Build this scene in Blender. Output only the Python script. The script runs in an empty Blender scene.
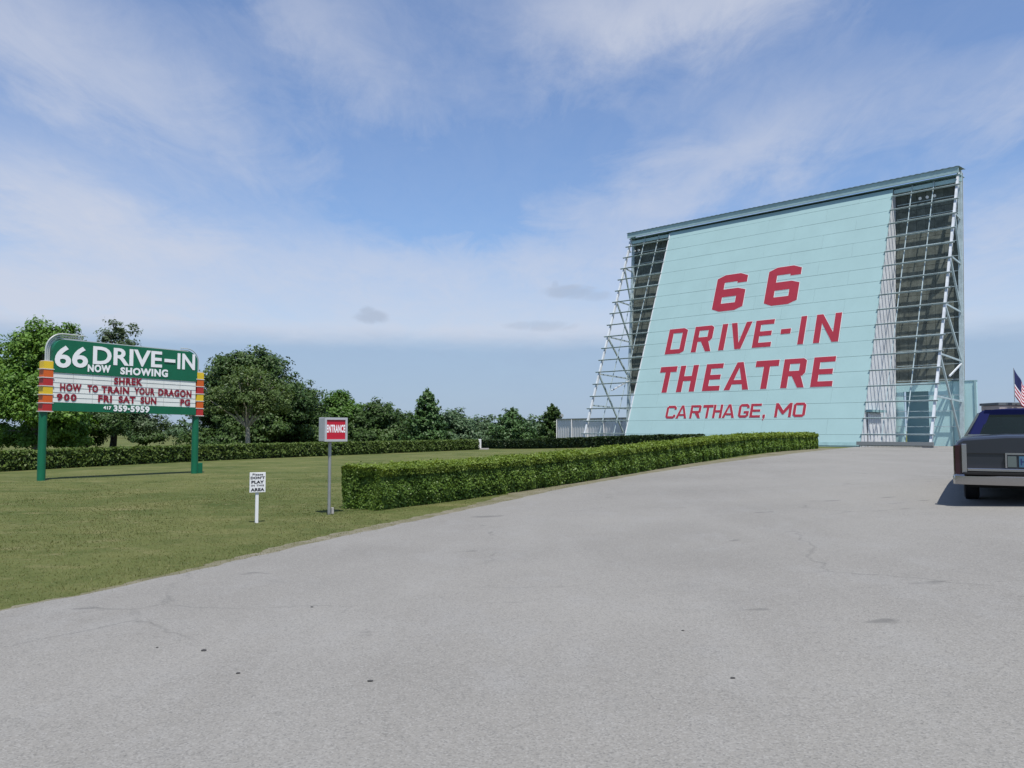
import bpy, bmesh, math, random
import numpy as np
from mathutils import Vector, Matrix

random.seed(7)
rng = np.random.default_rng(7)
R = math.radians
S = bpy.context.scene
COL = S.collection

# ------------------------------------------------------------------ camera
F_PX, PITCH, CAM_Z = 833.12, 0.0562, 1.6
cam = bpy.data.cameras.new('camera')
cam.sensor_width = 36.0
cam.lens = 36.0 * F_PX / 1024.0
cam.clip_start = 0.1
cam.clip_end = 12000.0
camo = bpy.data.objects.new('camera', cam)
COL.objects.link(camo)
camo.location = (0, 0, CAM_Z)
camo.rotation_euler = (math.pi / 2 + PITCH, 0, 0)
S.camera = camo
S.render.resolution_x, S.render.resolution_y = 1024, 768

# ------------------------------------------------------------------ light and exposure
SUN_EL = R(67.0)
SUN_H = Vector((0.29, -0.957)).normalized()          # horizontal direction towards the sun
SUN_DIR = Vector((SUN_H.x * math.cos(SUN_EL), SUN_H.y * math.cos(SUN_EL), math.sin(SUN_EL)))
sun = bpy.data.lights.new('sun', 'SUN')
sun.energy = 4.7
sun.angle = R(0.5)
sun.color = (1.0, 0.95, 0.87)
suno = bpy.data.objects.new('sun', sun)
COL.objects.link(suno)
suno.rotation_euler = SUN_DIR.to_track_quat('Z', 'Y').to_euler()
suno.location = (0, 0, 60)
S.view_settings.view_transform = 'Standard'
S.view_settings.look = 'None'
S.view_settings.gamma = 1.0
S.view_settings.exposure = 0.36
try:
    S.view_settings.use_curve_mapping = False
except Exception:
    pass
SKY_STRENGTH = 0.085
CLOUD_LEVEL = 6.1


def build_world():
    w = bpy.data.worlds.new('World')
    S.world = w
    w.use_nodes = True
    nt = w.node_tree
    nt.nodes.clear()
    N = nt.nodes.new
    L = nt.links.new

    def val(v):
        n = N('ShaderNodeValue'); n.outputs[0].default_value = v
        return n.outputs[0]

    def m(op, a, b=None, c=None, clamp=False):
        n = N('ShaderNodeMath'); n.operation = op; n.use_clamp = clamp
        for i, x in enumerate((a, b, c)):
            if x is None:
                continue
            if isinstance(x, (int, float)):
                n.inputs[i].default_value = x
            else:
                L(x, n.inputs[i])
        return n.outputs[0]

    def smooth(x, lo, hi):
        n = N('ShaderNodeMapRange'); n.interpolation_type = 'SMOOTHSTEP'
        L(x, n.inputs[0]); n.inputs[1].default_value = lo; n.inputs[2].default_value = hi
        n.inputs[3].default_value = 0.0; n.inputs[4].default_value = 1.0
        return n.outputs[0]

    tc = N('ShaderNodeTexCoord')
    sep = N('ShaderNodeSeparateXYZ'); L(tc.outputs['Generated'], sep.inputs[0])
    x, y, z = sep.outputs
    az = m('MULTIPLY', m('ARCTAN2', x, y), 57.2958)          # degrees, 0 = straight ahead
    el = m('MULTIPLY', m('ARCSINE', z), 57.2958)
    sky = N('ShaderNodeTexSky'); sky.sky_type = 'NISHITA'; sky.sun_disc = False
    sky.sun_elevation = SUN_EL
    sky.sun_rotation = math.atan2(SUN_H.x, SUN_H.y)
    sky.air_density = 1.15; sky.dust_density = 0.7; sky.ozone_density = 2.4
    sky.altitude = 300

    # cloud deck coordinates: direction projected on a high plane
    zc = m('MAXIMUM', m('ADD', z, 0.12), 0.05)
    px = m('DIVIDE', x, zc); py = m('DIVIDE', y, zc)
    cmb = N('ShaderNodeCombineXYZ'); L(px, cmb.inputs[0]); L(py, cmb.inputs[1])
    mp = N('ShaderNodeMapping'); L(cmb.outputs[0], mp.inputs[0])
    mp.inputs['Rotation'].default_value = (0, 0, R(32)); mp.inputs['Scale'].default_value = (1.0, 0.42, 1)

    def noise(vec, scale, detail, rough, dist=0.0):
        n = N('ShaderNodeTexNoise'); L(vec, n.inputs['Vector'])
        n.inputs['Scale'].default_value = scale; n.inputs['Detail'].default_value = detail
        n.inputs['Roughness'].default_value = rough; n.inputs['Distortion'].default_value = dist
        return n.outputs[0]
    n1 = noise(mp.outputs[0], 1.5, 8, 0.6, 0.5)
    n4 = noise(mp.outputs[0], 11.0, 8, 0.68, 0.9)
    n5 = noise(cmb.outputs[0], 3.2, 8, 0.62, 0.6)
    n2 = noise(mp.outputs[0], 4.6, 9, 0.66, 0.7)
    n3 = noise(cmb.outputs[0], 0.7, 5, 0.6, 0.2)
    wob = m('MULTIPLY', m('SUBTRACT', n5, 0.5), 15.0)
    wob2 = m('MULTIPLY', m('SUBTRACT', n2, 0.5), 6.0)

    def blob(a0, e0, sa, se, rot, amp):
        ca, sa_ = math.cos(R(rot)), math.sin(R(rot))
        da = m('SUBTRACT', m('ADD', az, wob), a0); de = m('SUBTRACT', m('ADD', el, wob2), e0)
        u = m('ADD', m('MULTIPLY', da, ca / sa), m('MULTIPLY', de, sa_ / sa))
        v = m('ADD', m('MULTIPLY', da, -sa_ / se), m('MULTIPLY', de, ca / se))
        r2 = m('ADD', m('MULTIPLY', u, u), m('MULTIPLY', v, v))
        return m('MULTIPLY', m('EXPONENT', m('MULTIPLY', r2, -1.0)), amp)

    BL = [(-22, 20, 18, 3.0, -28, .34), (-29, 13.5, 9, 2.6, -12, .56), (-13, 25.5, 12, 2.6, -30, .30),
          (8, 27, 9, 3.2, 5, .55), (21, 28, 9, 2.2, 8, .40), (16, 18.5, 11, 2.6, 14, .36),
          (7, 14, 9, 2.4, 18, .30), (-6, 11.5, 22, 1.7, 0, .36), (31, 12, 4.5, 2.4, 22, .40),
          (-30, 8.5, 9, 2.0, 0, .30), (33, 20, 6, 3, 25, .30), (-33, 23, 8, 2.6, -30, .34), (0, 20.5, 4, 2, -20, .12)]
    acc = val(0.0)
    for b in BL:
        acc = m('ADD', acc, blob(*b))
    holes = [(-8, 15.5, 10.5, 3.8, -14, -.34), (3.5, 19.0, 6.5, 3.4, 0, -.22), (-4, 22, 7, 3.4, -20, -.10), (-23, 28, 5, 2, -10, -.22), (32, 27.5, 6, 4, 0, -.6),
             (33, 16, 4, 1.6, 15, -.22)]
    for b in holes:
        acc = m('ADD', acc, blob(*b))
    # long bank low over the horizon, with a crisp lower edge
    we = m('ADD', el, m('ADD', m('MULTIPLY', m('SUBTRACT', n3, 0.5), 1.0), m('MULTIPLY', m('SUBTRACT', n5, 0.5), 0.9)))
    bank = m('MULTIPLY', smooth(we, 5.5, 7.2), m('SUBTRACT', 1.0, smooth(m('ADD', el, wob2), 7.5, 12.5)))
    bankaz = m('SUBTRACT', 1.0, m('MULTIPLY', smooth(az, 13, 26), 0.35))
    acc = m('ADD', acc, m('MULTIPLY', m('MULTIPLY', bank, bankaz), 0.50))
    low = m('SUBTRACT', 1.0, smooth(we, 5.4, 7.6))
    acc = m('ADD', acc, m('MULTIPLY', low, 0.68))
    str_ = m('ADD', m('ADD', m('MULTIPLY', m('SUBTRACT', n1, 0.5), 0.55), m('MULTIPLY', m('SUBTRACT', n4, 0.5), 0.30)), m('MULTIPLY', m('SUBTRACT', n2, 0.5), 0.50))
    above = smooth(el, 4.0, 10.0)
    acc = m('ADD', acc, m('MULTIPLY', str_, m('ADD', m('MULTIPLY', above, 0.75), 0.12)))
    cov = m('ADD', acc, 0.15, clamp=True)
    cov = m('MAXIMUM', m('MINIMUM', cov, 0.88), m('ADD', 0.03, m('MULTIPLY', n4, 0.12)))

    tint = N('ShaderNodeMix'); tint.data_type = 'RGBA'; tint.blend_type = 'MULTIPLY'; tint.inputs['Factor'].default_value = 1.0
    L(sky.outputs[0], tint.inputs['A']); tint.inputs['B'].default_value = (0.98, 1.13, 1.36, 1)
    cc = N('ShaderNodeMix'); cc.data_type = 'RGBA'
    L(smooth(we, 5.2, 7.2), cc.inputs['Factor'])
    k = CLOUD_LEVEL
    cc.inputs['A'].default_value = (0.53 * k, 0.70 * k, 0.965 * k, 1)
    cc.inputs['B'].default_value = (0.93 * k, 0.985 * k, 1.14 * k, 1)
    mix = N('ShaderNodeMix'); mix.data_type = 'RGBA'
    L(cov, mix.inputs['Factor']); L(tint.outputs['Result'], mix.inputs['A']); L(cc.outputs['Result'], mix.inputs['B'])
    # small grey cloud scraps under the bank
    g = val(0.0)
    nn = m('ADD', m('MULTIPLY', m('SUBTRACT', n2, 0.5), 1.6), m('MULTIPLY', m('SUBTRACT', n4, 0.5), 1.6))
    for (a0, e0, sa, se, amp) in [(-9.6, 7.7, 1.3, .5, .9), (-9.9, 7.95, .6, .5, .8), (4.1, 9.5, 2.0, .5, .8), (5.8, 9.2, 1.2, .4, .55), (2.0, 7.2, 2.5, .4, .6), (3.0, 9.7, .3, .7, .5)]:
        da = m('MULTIPLY', m('SUBTRACT', az, a0), 1 / sa); de = m('MULTIPLY', m('SUBTRACT', el, e0), 1 / se)
        r2 = m('ADD', m('MULTIPLY', da, da), m('MULTIPLY', de, de))
        b = m('MULTIPLY', smooth(m('ADD', m('SUBTRACT', 1.0, r2), nn), -0.25, 1.0), amp)
        g = m('MAXIMUM', g, b)
    g = m('MULTIPLY', g, 0.52, clamp=True)
    mix2 = N('ShaderNodeMix'); mix2.data_type = 'RGBA'
    L(g, mix2.inputs['Factor']); L(mix.outputs['Result'], mix2.inputs['A'])
    mix2.inputs['B'].default_value = (0.52 * k, 0.62 * k, 0.80 * k, 1)
    bg = N('ShaderNodeBackground'); bg.inputs['Strength'].default_value = SKY_STRENGTH
    L(mix2.outputs['Result'], bg.inputs['Color'])
    out = N('ShaderNodeOutputWorld'); L(bg.outputs[0], out.inputs['Surface'])


build_world()

# ------------------------------------------------------------------ terrain helpers


def sm(t):
    t = min(1.0, max(0.0, t))
    return t * t * (3 - 2 * t)


def g(x, y=0.0):
    """height of the ground: the drive climbs a little to the right, the lawn falls away to the left"""
    return 0.12 + 0.54 * sm((x + 2.5) / 14.4) - 0.32 * sm((-14 - x) / 16.0)


def ray(px, py):
    cp, sp = math.cos(PITCH), math.sin(PITCH)
    a, b = (px - 512) / F_PX, -(py - 384) / F_PX
    return Vector((a, cp - b * sp, sp + b * cp))


def at(px, py):
    """point of the ground seen at a pixel of the photograph"""
    d = ray(px, py)
    t = 10.0
    for _ in range(200):
        p = d * t
        tn = (g(p.x) - CAM_Z) / d.z
        t += (tn - t) * 0.5
    p = d * t
    return Vector((p.x, p.y, g(p.x)))


def atd(px, py, depth):
    d = ray(px, py)
    p = d * (depth / d.y)
    return Vector((p.x, p.y, p.z + CAM_Z))


# ------------------------------------------------------------------ object helpers
def tag(o, label=None, cat=None, group=None, kind=None):
    if label: o['label'] = label
    if cat: o['category'] = cat
    if group: o['group'] = group
    if kind: o['kind'] = kind
    return o


def thing(name, label, cat, loc, group=None):
    o = bpy.data.objects.new(name, None)
    o.empty_display_size = 0.3
    COL.objects.link(o)
    o.location = loc
    return tag(o, label, cat, group)


def root_loc(o):
    p = Vector((0, 0, 0))
    while o is not None:
        p = p + Vector(o.location)
        o = o.parent
    return p


class MB:
    def __init__(self):
        self.v, self.f, self.mi = [], [], []

    def add(self, vs, fs, mi=0):
        n = len(self.v)
        self.v += [tuple(p) for p in vs]
        self.f += [tuple(i + n for i in q) for q in fs]
        self.mi += [mi] * len(fs)
        return self

    def box(self, c, ax, ay, az, mi=0):
        """c centre; ax, ay, az half-extent vectors"""
        c, ax, ay, az = Vector(c), Vector(ax), Vector(ay), Vector(az)
        if ax.cross(ay).dot(az) < 0:
            ax = -ax
        vs = [c + ax * i + ay * j + az * k for i in (-1, 1) for j in (-1, 1) for k in (-1, 1)]
        return self.add(vs, [(0, 1, 3, 2), (4, 6, 7, 5), (0, 4, 5, 1), (2, 3, 7, 6), (0, 2, 6, 4), (1, 5, 7, 3)], mi)

    def bar(self, p1, p2, w, h, up=(0, 0, 1), mi=0):
        p1, p2 = Vector(p1), Vector(p2)
        d = p2 - p1
        dn = d.normalized()
        s = dn.cross(Vector(up))
        if s.length < 1e-4:
            s = dn.cross(Vector((1, 0, 0)))
        s.normalize()
        u = s.cross(dn).normalized()
        return self.box((p1 + p2) / 2, d / 2, s * w / 2, u * h / 2, mi)

    def tube(self, pts, rad, n=10, caps=True, mi=0):
        pts = [Vector(p) for p in pts]
        if not isinstance(rad, (list, tuple)):
            rad = [rad] * len(pts)
        vs, fs = [], []
        ref = None
        for i, p in enumerate(pts):
            d = (pts[min(i + 1, len(pts) - 1)] - pts[max(i - 1, 0)]).normalized()
            if ref is None:
                ref = d.orthogonal().normalized()
            ref = (ref - d * ref.dot(d)).normalized()
            b = d.cross(ref)
            for k in range(n):
                a = 2 * math.pi * k / n
                vs.append(p + (ref * math.cos(a) + b * math.sin(a)) * rad[i])
        for i in range(len(pts) - 1):
            for k in range(n):
                fs.append((i * n + k, i * n + (k + 1) % n, (i + 1) * n + (k + 1) % n, (i + 1) * n + k))
        if caps:
            fs.append(tuple(range(n - 1, -1, -1)))
            fs.append(tuple((len(pts) - 1) * n + k for k in range(n)))
        return self.add(vs, fs, mi)

    def loft(self, secs, closed=True, caps=True, mi=0):
        n = len(secs[0])
        vs = [p for s in secs for p in s]
        fs = []
        for i in range(len(secs) - 1):
            for k in range(n if closed else n - 1):
                fs.append((i * n + k, i * n + (k + 1) % n, (i + 1) * n + (k + 1) % n, (i + 1) * n + k))
        if caps:
            fs.append(tuple(range(n - 1, -1, -1)))
            fs.append(tuple((len(secs) - 1) * n + k for k in range(n)))
        return self.add(vs, fs, mi)

    def build(self, name, mat, parent=None, bevel=0.0, smooth=False, fix=False):
        off = root_loc(parent) if parent is not None else Vector((0, 0, 0))
        me = bpy.data.meshes.new(name)
        me.from_pydata([(p[0] - off.x, p[1] - off.y, p[2] - off.z) for p in self.v], [], self.f)
        for mm in (mat if isinstance(mat, (list, tuple)) else [mat]):
            me.materials.append(mm)
        if any(self.mi):
            me.polygons.foreach_set('material_index', self.mi)
        if fix:
            bm = bmesh.new(); bm.from_mesh(me)
            bmesh.ops.recalc_face_normals(bm, faces=bm.faces)
            bm.to_mesh(me); bm.free()
        if smooth:
            me.polygons.foreach_set('use_smooth', [True] * len(me.polygons))
            try:
                me.set_sharp_from_angle(angle=R(40))
            except Exception:
                pass
        me.update()
        o = bpy.data.objects.new(name, me)
        COL.objects.link(o)
        if parent is not None:
            o.parent = parent
        if bevel:
            b = o.modifiers.new('bevel', 'BEVEL'); b.width = bevel; b.segments = 2; b.limit_method = 'ANGLE'
        return o


def np_mesh(name, V, Fq, mat, parent=None):
    """fast mesh from numpy verts (n,3) and faces (m,k)"""
    off = root_loc(parent) if parent is not None else Vector((0, 0, 0))
    V = np.asarray(V, np.float32) - np.array(off, np.float32)
    me = bpy.data.meshes.new(name)
    k = Fq.shape[1]
    me.vertices.add(len(V)); me.vertices.foreach_set('co', V.ravel())
    me.loops.add(Fq.size); me.loops.foreach_set('vertex_index', Fq.astype(np.int32).ravel())
    me.polygons.add(len(Fq))
    me.polygons.foreach_set('loop_start', np.arange(0, Fq.size, k, dtype=np.int32))
    me.polygons.foreach_set('loop_total', np.full(len(Fq), k, dtype=np.int32))
    me.materials.append(mat)
    me.update(calc_edges=True); me.validate()
    o = bpy.data.objects.new(name, me)
    COL.objects.link(o)
    if parent is not None:
        o.parent = parent
    return o


# ------------------------------------------------------------------ materials
def lin(c):
    return tuple(((v / 255.0) / 12.92 if v / 255.0 <= 0.04045 else ((v / 255.0 + 0.055) / 1.055) ** 2.4) for v in c)


def mat(name, col, rough=0.6, metal=0.0, spec=0.4, var=0.0, vscale=3.0, bump=0.0, bscale=30.0, col2=None, coat=0.0):
    mt = bpy.data.materials.new(name)
    mt.use_nodes = True
    nt = mt.node_tree
    b = nt.nodes['Principled BSDF']
    b.inputs['Base Color'].default_value = (*col, 1)
    b.inputs['Roughness'].default_value = rough
    b.inputs['Metallic'].default_value = metal
    b.inputs['Specular IOR Level'].default_value = spec
    if coat:
        b.inputs['Coat Weight'].default_value = coat
    tc = nt.nodes.new('ShaderNodeTexCoord')
    if var or col2:
        n = nt.nodes.new('ShaderNodeTexNoise')
        n.inputs['Scale'].default_value = vscale; n.inputs['Detail'].default_value = 6; n.inputs['Roughness'].default_value = 0.65
        nt.links.new(tc.outputs['Object'], n.inputs['Vector'])
        r = nt.nodes.new('ShaderNodeMapRange')
        r.inputs[1].default_value = 0.3; r.inputs[2].default_value = 0.7
        nt.links.new(n.outputs[0], r.inputs[0])
        mx = nt.nodes.new('ShaderNodeMix'); mx.data_type = 'RGBA'
        c2 = col2 if col2 else tuple(c * (1 - var) for c in col)
        c1 = col if col2 else tuple(min(1, c * (1 + var * 0.5)) for c in col)
        mx.inputs['A'].default_value = (*c1, 1); mx.inputs['B'].default_value = (*c2, 1)
        nt.links.new(r.outputs[0], mx.inputs['Factor'])
        nt.links.new(mx.outputs['Result'], b.inputs['Base Color'])
    if bump:
        n2 = nt.nodes.new('ShaderNodeTexNoise'); n2.inputs['Scale'].default_value = bscale; n2.inputs['Detail'].default_value = 4
        nt.links.new(tc.outputs['Object'], n2.inputs['Vector'])
        bp = nt.nodes.new('ShaderNodeBump'); bp.inputs['Strength'].default_value = bump; bp.inputs['Distance'].default_value = 0.02
        nt.links.new(n2.outputs[0], bp.inputs['Height'])
        nt.links.new(bp.outputs[0], b.inputs['Normal'])
    return mt


def leaf_mat(name, c1, c2, c3, scale=0.6, transl=0.3, rough=0.5, spec=0.25):
    mt = bpy.data.materials.new(name)
    mt.use_nodes = True
    nt = mt.node_tree
    N, L = nt.nodes.new, nt.links.new
    b = nt.nodes['Principled BSDF']
    tc = N('ShaderNodeTexCoord')
    n1 = N('ShaderNodeTexNoise'); n1.inputs['Scale'].default_value = scale; n1.inputs['Detail'].default_value = 3
    n2 = N('ShaderNodeTexWhiteNoise'); n2.noise_dimensions = '3D'
    vm = N('ShaderNodeVectorMath'); vm.operation = 'SNAP'; vm.inputs[1].default_value = (0.11, 0.11, 0.11)
    L(tc.outputs['Object'], n1.inputs['Vector']); L(tc.outputs['Object'], vm.inputs[0]); L(vm.outputs[0], n2.inputs['Vector'])
    r = N('ShaderNodeMapRange'); r.inputs[1].default_value = 0.35; r.inputs[2].default_value = 0.65; L(n1.outputs[0], r.inputs[0])
    m1 = N('ShaderNodeMix'); m1.data_type = 'RGBA'; m1.inputs['A'].default_value = (*c1, 1); m1.inputs['B'].default_value = (*c2, 1)
    L(r.outputs[0], m1.inputs['Factor'])
    m2 = N('ShaderNodeMix'); m2.data_type = 'RGBA'; m2.inputs['B'].default_value = (*c3, 1)
    pw = N('ShaderNodeMath'); pw.operation = 'MULTIPLY'; pw.inputs[1].default_value = 0.6; L(n2.outputs[0], pw.inputs[0])
    L(m1.outputs['Result'], m2.inputs['A']); L(pw.outputs[0], m2.inputs['Factor'])
    L(m2.outputs['Result'], b.inputs['Base Color'])
    b.inputs['Roughness'].default_value = rough; b.inputs['Specular IOR Level'].default_value = spec
    tr = N('ShaderNodeBsdfTranslucent')
    hs = N('ShaderNodeMix'); hs.data_type = 'RGBA'; hs.blend_type = 'MULTIPLY'; hs.inputs['Factor'].default_value = 1
    hs.inputs['B'].default_value = (1.2, 1.15, 0.5, 1)
    L(m2.outputs['Result'], hs.inputs['A']); L(hs.outputs['Result'], tr.inputs['Color'])
    ms = N('ShaderNodeMixShader'); ms.inputs[0].default_value = transl
    out = nt.nodes['Material Output']
    L(b.outputs[0], ms.inputs[1]); L(tr.outputs[0], ms.inputs[2]); L(ms.outputs[0], out.inputs['Surface'])
    return mt


def lawn_mat():
    mt = bpy.data.materials.new('mown_lawn')
    mt.use_nodes = True
    nt = mt.node_tree
    N, L = nt.nodes.new, nt.links.new
    b = nt.nodes['Principled BSDF']
    tc = N('ShaderNodeTexCoord')

    def noise(sc, det, rough=0.6, scl=(1, 1, 1), rot=0.0):
        mp = N('ShaderNodeMapping'); mp.inputs['Scale'].default_value = scl; mp.inputs['Rotation'].default_value = (0, 0, rot)
        L(tc.outputs['Object'], mp.inputs[0])
        n = N('ShaderNodeTexNoise'); n.inputs['Scale'].default_value = sc; n.inputs['Detail'].default_value = det
        n.inputs['Roughness'].default_value = rough
        L(mp.outputs[0], n.inputs['Vector'])
        return n.outputs[0]

    def rng_(x, lo, hi):
        r = N('ShaderNodeMapRange'); r.inputs[1].default_value = lo; r.inputs[2].default_value = hi
        L(x, r.inputs[0])
        return r.outputs[0]

    def mix(a, bb, f):
        m = N('ShaderNodeMix'); m.data_type = 'RGBA'
        for s, v in (('A', a), ('B', bb)):
            if isinstance(v, tuple): m.inputs[s].default_value = (*v, 1)
            else: L(v, m.inputs[s])
        if isinstance(f, float): m.inputs['Factor'].default_value = f
        else: L(f, m.inputs['Factor'])
        return m.outputs['Result']
    c = mix((0.054, 0.076, 0.020), (0.100, 0.114, 0.038), rng_(noise(0.28, 6, 0.65), 0.36, 0.62))
    c = mix(c, (0.125, 0.129, 0.049), rng_(noise(0.55, 6, 0.72, (.6, 1.0, 1), R(12)), 0.47, 0.68))
    c = mix(c, (0.053, 0.070, 0.019), rng_(noise(2.3, 6, 0.7, (1, .5, 1), R(35)), 0.55, 0.78))
    c = mix(c, (0.038, 0.050, 0.014), rng_(noise(16, 5, 0.75), 0.52, 0.85))
    c = mix(c, (0.166, 0.168, 0.071), rng_(noise(45, 3, 0.7), 0.62, 0.85))
    # dry straw-coloured scatter, worn yellow patches and clover-dark tufts
    c = mix(c, (0.165, 0.155, 0.075), rng_(noise(1.6, 7, 0.75, (.7, 1.2, 1), R(-14)), 0.54, 0.72))
    c = mix(c, (0.046, 0.068, 0.018), rng_(noise(0.9, 7, 0.75, (.8, 1.3, 1), R(20)), 0.57, 0.72))
    c = mix(c, (0.19, 0.18, 0.10), rng_(noise(9, 6, 0.8), 0.60, 0.80))
    L(c, b.inputs['Base Color'])
    b.inputs['Roughness'].default_value = 0.9; b.inputs['Specular IOR Level'].default_value = 0.1
    bp = N('ShaderNodeBump'); bp.inputs['Strength'].default_value = 0.8; bp.inputs['Distance'].default_value = 0.03
    L(noise(22, 5, 0.75), bp.inputs['Height']); L(bp.outputs[0], b.inputs['Normal'])
    return mt


def asphalt_mat():
    mt = bpy.data.materials.new('worn_asphalt')
    mt.use_nodes = True
    nt = mt.node_tree
    N, L = nt.nodes.new, nt.links.new
    b = nt.nodes['Principled BSDF']
    tc = N('ShaderNodeTexCoord')

    def noise(sc, det, rough=0.6, scl=(1, 1, 1)):
        mp = N('ShaderNodeMapping'); mp.inputs['Scale'].default_value = scl
        L(tc.outputs['Object'], mp.inputs[0])
        n = N('ShaderNodeTexNoise'); n.inputs['Scale'].default_value = sc; n.inputs['Detail'].default_value = det
        n.inputs['Roughness'].default_value = rough
        L(mp.outputs[0], n.inputs['Vector'])
        return n.outputs[0]

    def rng_(x, lo, hi, a=0.0, z=1.0):
        r = N('ShaderNodeMapRange'); r.inputs[1].default_value = lo; r.inputs[2].default_value = hi
        r.inputs[3].default_value = a; r.inputs[4].default_value = z
        L(x, r.inputs[0])
        return r.outputs[0]

    def mix(a, bb, f):
        m = N('ShaderNodeMix'); m.data_type = 'RGBA'
        for s, v in (('A', a), ('B', bb)):
            if isinstance(v, tuple): m.inputs[s].default_value = (*v, 1)
            else: L(v, m.inputs[s])
        L(f, m.inputs['Factor'])
        return m.outputs['Result']
    vo = N('ShaderNodeTexVoronoi'); vo.inputs['Scale'].default_value = 105
    L(tc.outputs['Object'], vo.inputs['Vector'])
    sepc = N('ShaderNodeSeparateColor'); L(vo.outputs['Color'], sepc.inputs[0])
    vo2 = N('ShaderNodeTexVoronoi'); vo2.inputs['Scale'].default_value = 62
    L(tc.outputs['Object'], vo2.inputs['Vector'])
    sep2 = N('ShaderNodeSeparateColor'); L(vo2.outputs['Color'], sep2.inputs[0])
    A0, A1 = (0.166, 0.161, 0.149), (0.207, 0.202, 0.187)
    c = mix(A0, A1, rng_(noise(0.22, 6, 0.6), 0.35, 0.65))
    c = mix(c, (0.212, 0.211, 0.203), rng_(noise(1.7, 6, 0.7, (1, .6, 1)), 0.5, 0.85))
    c = mix(c, (0.124, 0.125, 0.123), rng_(noise(0.9, 7, 0.72, (1, .5, 1)), 0.60, 0.86, 0, .55))
    # faint wheel paths, patches and hairline cracks
    c = mix(c, (0.226, 0.222, 0.208), rng_(noise(0.35, 5, 0.6, (2.2, .35, 1)), 0.50, 0.75, 0, .6))
    c = mix(c, (0.105, 0.106, 0.104), rng_(noise(0.55, 4, 0.65, (.55, 1.5, 1)), 0.66, 0.74, 0, .42))
    cv = N('ShaderNodeTexVoronoi'); cv.feature = 'DISTANCE_TO_EDGE'; cv.inputs['Scale'].default_value = 0.34
    cn = N('ShaderNodeTexNoise'); cn.inputs['Scale'].default_value = 1.8; cn.inputs['Detail'].default_value = 6
    L(tc.outputs['Object'], cn.inputs['Vector'])
    cm = N('ShaderNodeMix'); cm.data_type = 'VECTOR'; cm.inputs['Factor'].default_value = 0.35
    L(tc.outputs['Object'], cm.inputs['A']); L(cn.outputs['Color'], cm.inputs['B']); L(cm.outputs['Result'], cv.inputs['Vector'])
    ck = rng_(cv.outputs['Distance'], 0.0, 0.006, 1.0, 0.0)
    cg = N('ShaderNodeMath'); cg.operation = 'MULTIPLY'
    L(ck, cg.inputs[0]); L(rng_(noise(0.4, 3), 0.5, 0.62, 0, .5), cg.inputs[1])
    c = mix(c, (0.060, 0.061, 0.058), cg.outputs[0])
    # aggregate
    c = mix(c, (0.265, 0.262, 0.251), rng_(sepc.outputs[0], 0.55, 1.0, 0, .55))
    c = mix(c, (0.080, 0.081, 0.080), rng_(sepc.outputs[1], 0.66, 1.0, 0, .45))
    c = mix(c, (0.065, 0.065, 0.063), rng_(sep2.outputs[0], 0.92, 0.98, 0, .22))
    # small dark tar stains, elongated across the view
    c = mix(c, (0.069, 0.069, 0.067), rng_(noise(1.4, 2, 0.5, (1.0, 1.6, 1)), 0.70, 0.74, 0, .5))
    L(c, b.inputs['Base Color'])
    b.inputs['Roughness'].default_value = 0.85; b.inputs['Specular IOR Level'].default_value = 0.25
    bp = N('ShaderNodeBump'); bp.inputs['Strength'].default_value = 0.22; bp.inputs['Distance'].default_value = 0.006
    L(vo.outputs['Distance'], bp.inputs['Height']); L(bp.outputs[0], b.inputs['Normal'])
    return mt


M = {}
M['lawn'] = lawn_mat()
M['asphalt'] = asphalt_mat()
M['dirt'] = mat('edge_dirt', (0.187, 0.173, 0.138), 0.95, spec=0.1, col2=(0.098, 0.098, 0.049), vscale=2.2, bump=0.6, bscale=40)
M['teal'] = mat('teal_panel_paint', (0.292, 0.434, 0.446), 0.62, spec=0.3, var=0.055, vscale=0.55)
M['fascia'] = mat('fascia_paint', (0.33, 0.47, 0.49), 0.55, var=0.12, vscale=1.0)
M['teal_dark'] = mat('teal_trim', (0.23, 0.37, 0.385), 0.6, var=0.2, vscale=2.0)
M['wall_teal'] = mat('wall_teal_paint', (0.414, 0.621, 0.630), 0.65, var=0.06, vscale=0.8)
M['seam'] = mat('panel_seam', (0.258, 0.391, 0.396), 0.8)
M['red'] = mat('red_sign_paint', (0.289, 0.020, 0.038), 0.55, var=0.12, vscale=1.5)
M['white_line'] = mat('white_outline_paint', (0.630, 0.630, 0.648), 0.6)
M['white_sheet'] = mat('white_corrugated_sheet', (0.594, 0.621, 0.648), 0.5, var=0.18, vscale=1.2)
M['steel'] = mat('pale_painted_steel', (0.414, 0.504, 0.522), 0.5, metal=0.15, var=0.25, vscale=2.5)
M['steel_white'] = mat('white_painted_steel', (0.594, 0.630, 0.657), 0.45, metal=0.1, var=0.2, vscale=2.0)
M['cladding'] = mat('dark_weathered_cladding', (0.059, 0.070, 0.061), 0.85, col2=(0.137, 0.154, 0.133), vscale=2.4)
M['fence'] = mat('pale_metal_fence', (0.630, 0.639, 0.657), 0.5, metal=0.0, var=0.12, vscale=0.8)
M['green'] = mat('green_sign_paint', (0.004, 0.113, 0.055), 0.42, var=0.12, vscale=2.0)
M['panel_white'] = mat('white_letter_board', (0.699, 0.715, 0.693), 0.4, var=0.10, vscale=1.2)
M['letter_white'] = mat('white_letters', (0.755, 0.755, 0.774), 0.4)
M['letter_red'] = mat('crimson_letters', (0.212, 0.008, 0.023), 0.5)
M['yellow'] = mat('yellow_paint', (0.634, 0.440, 0.022), 0.45, var=0.12)
M['orange'] = mat('orange_paint', (0.546, 0.101, 0.013), 0.45, var=0.12)
M['sred'] = mat('stripe_red_paint', (0.396, 0.025, 0.025), 0.45, var=0.12)
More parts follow.
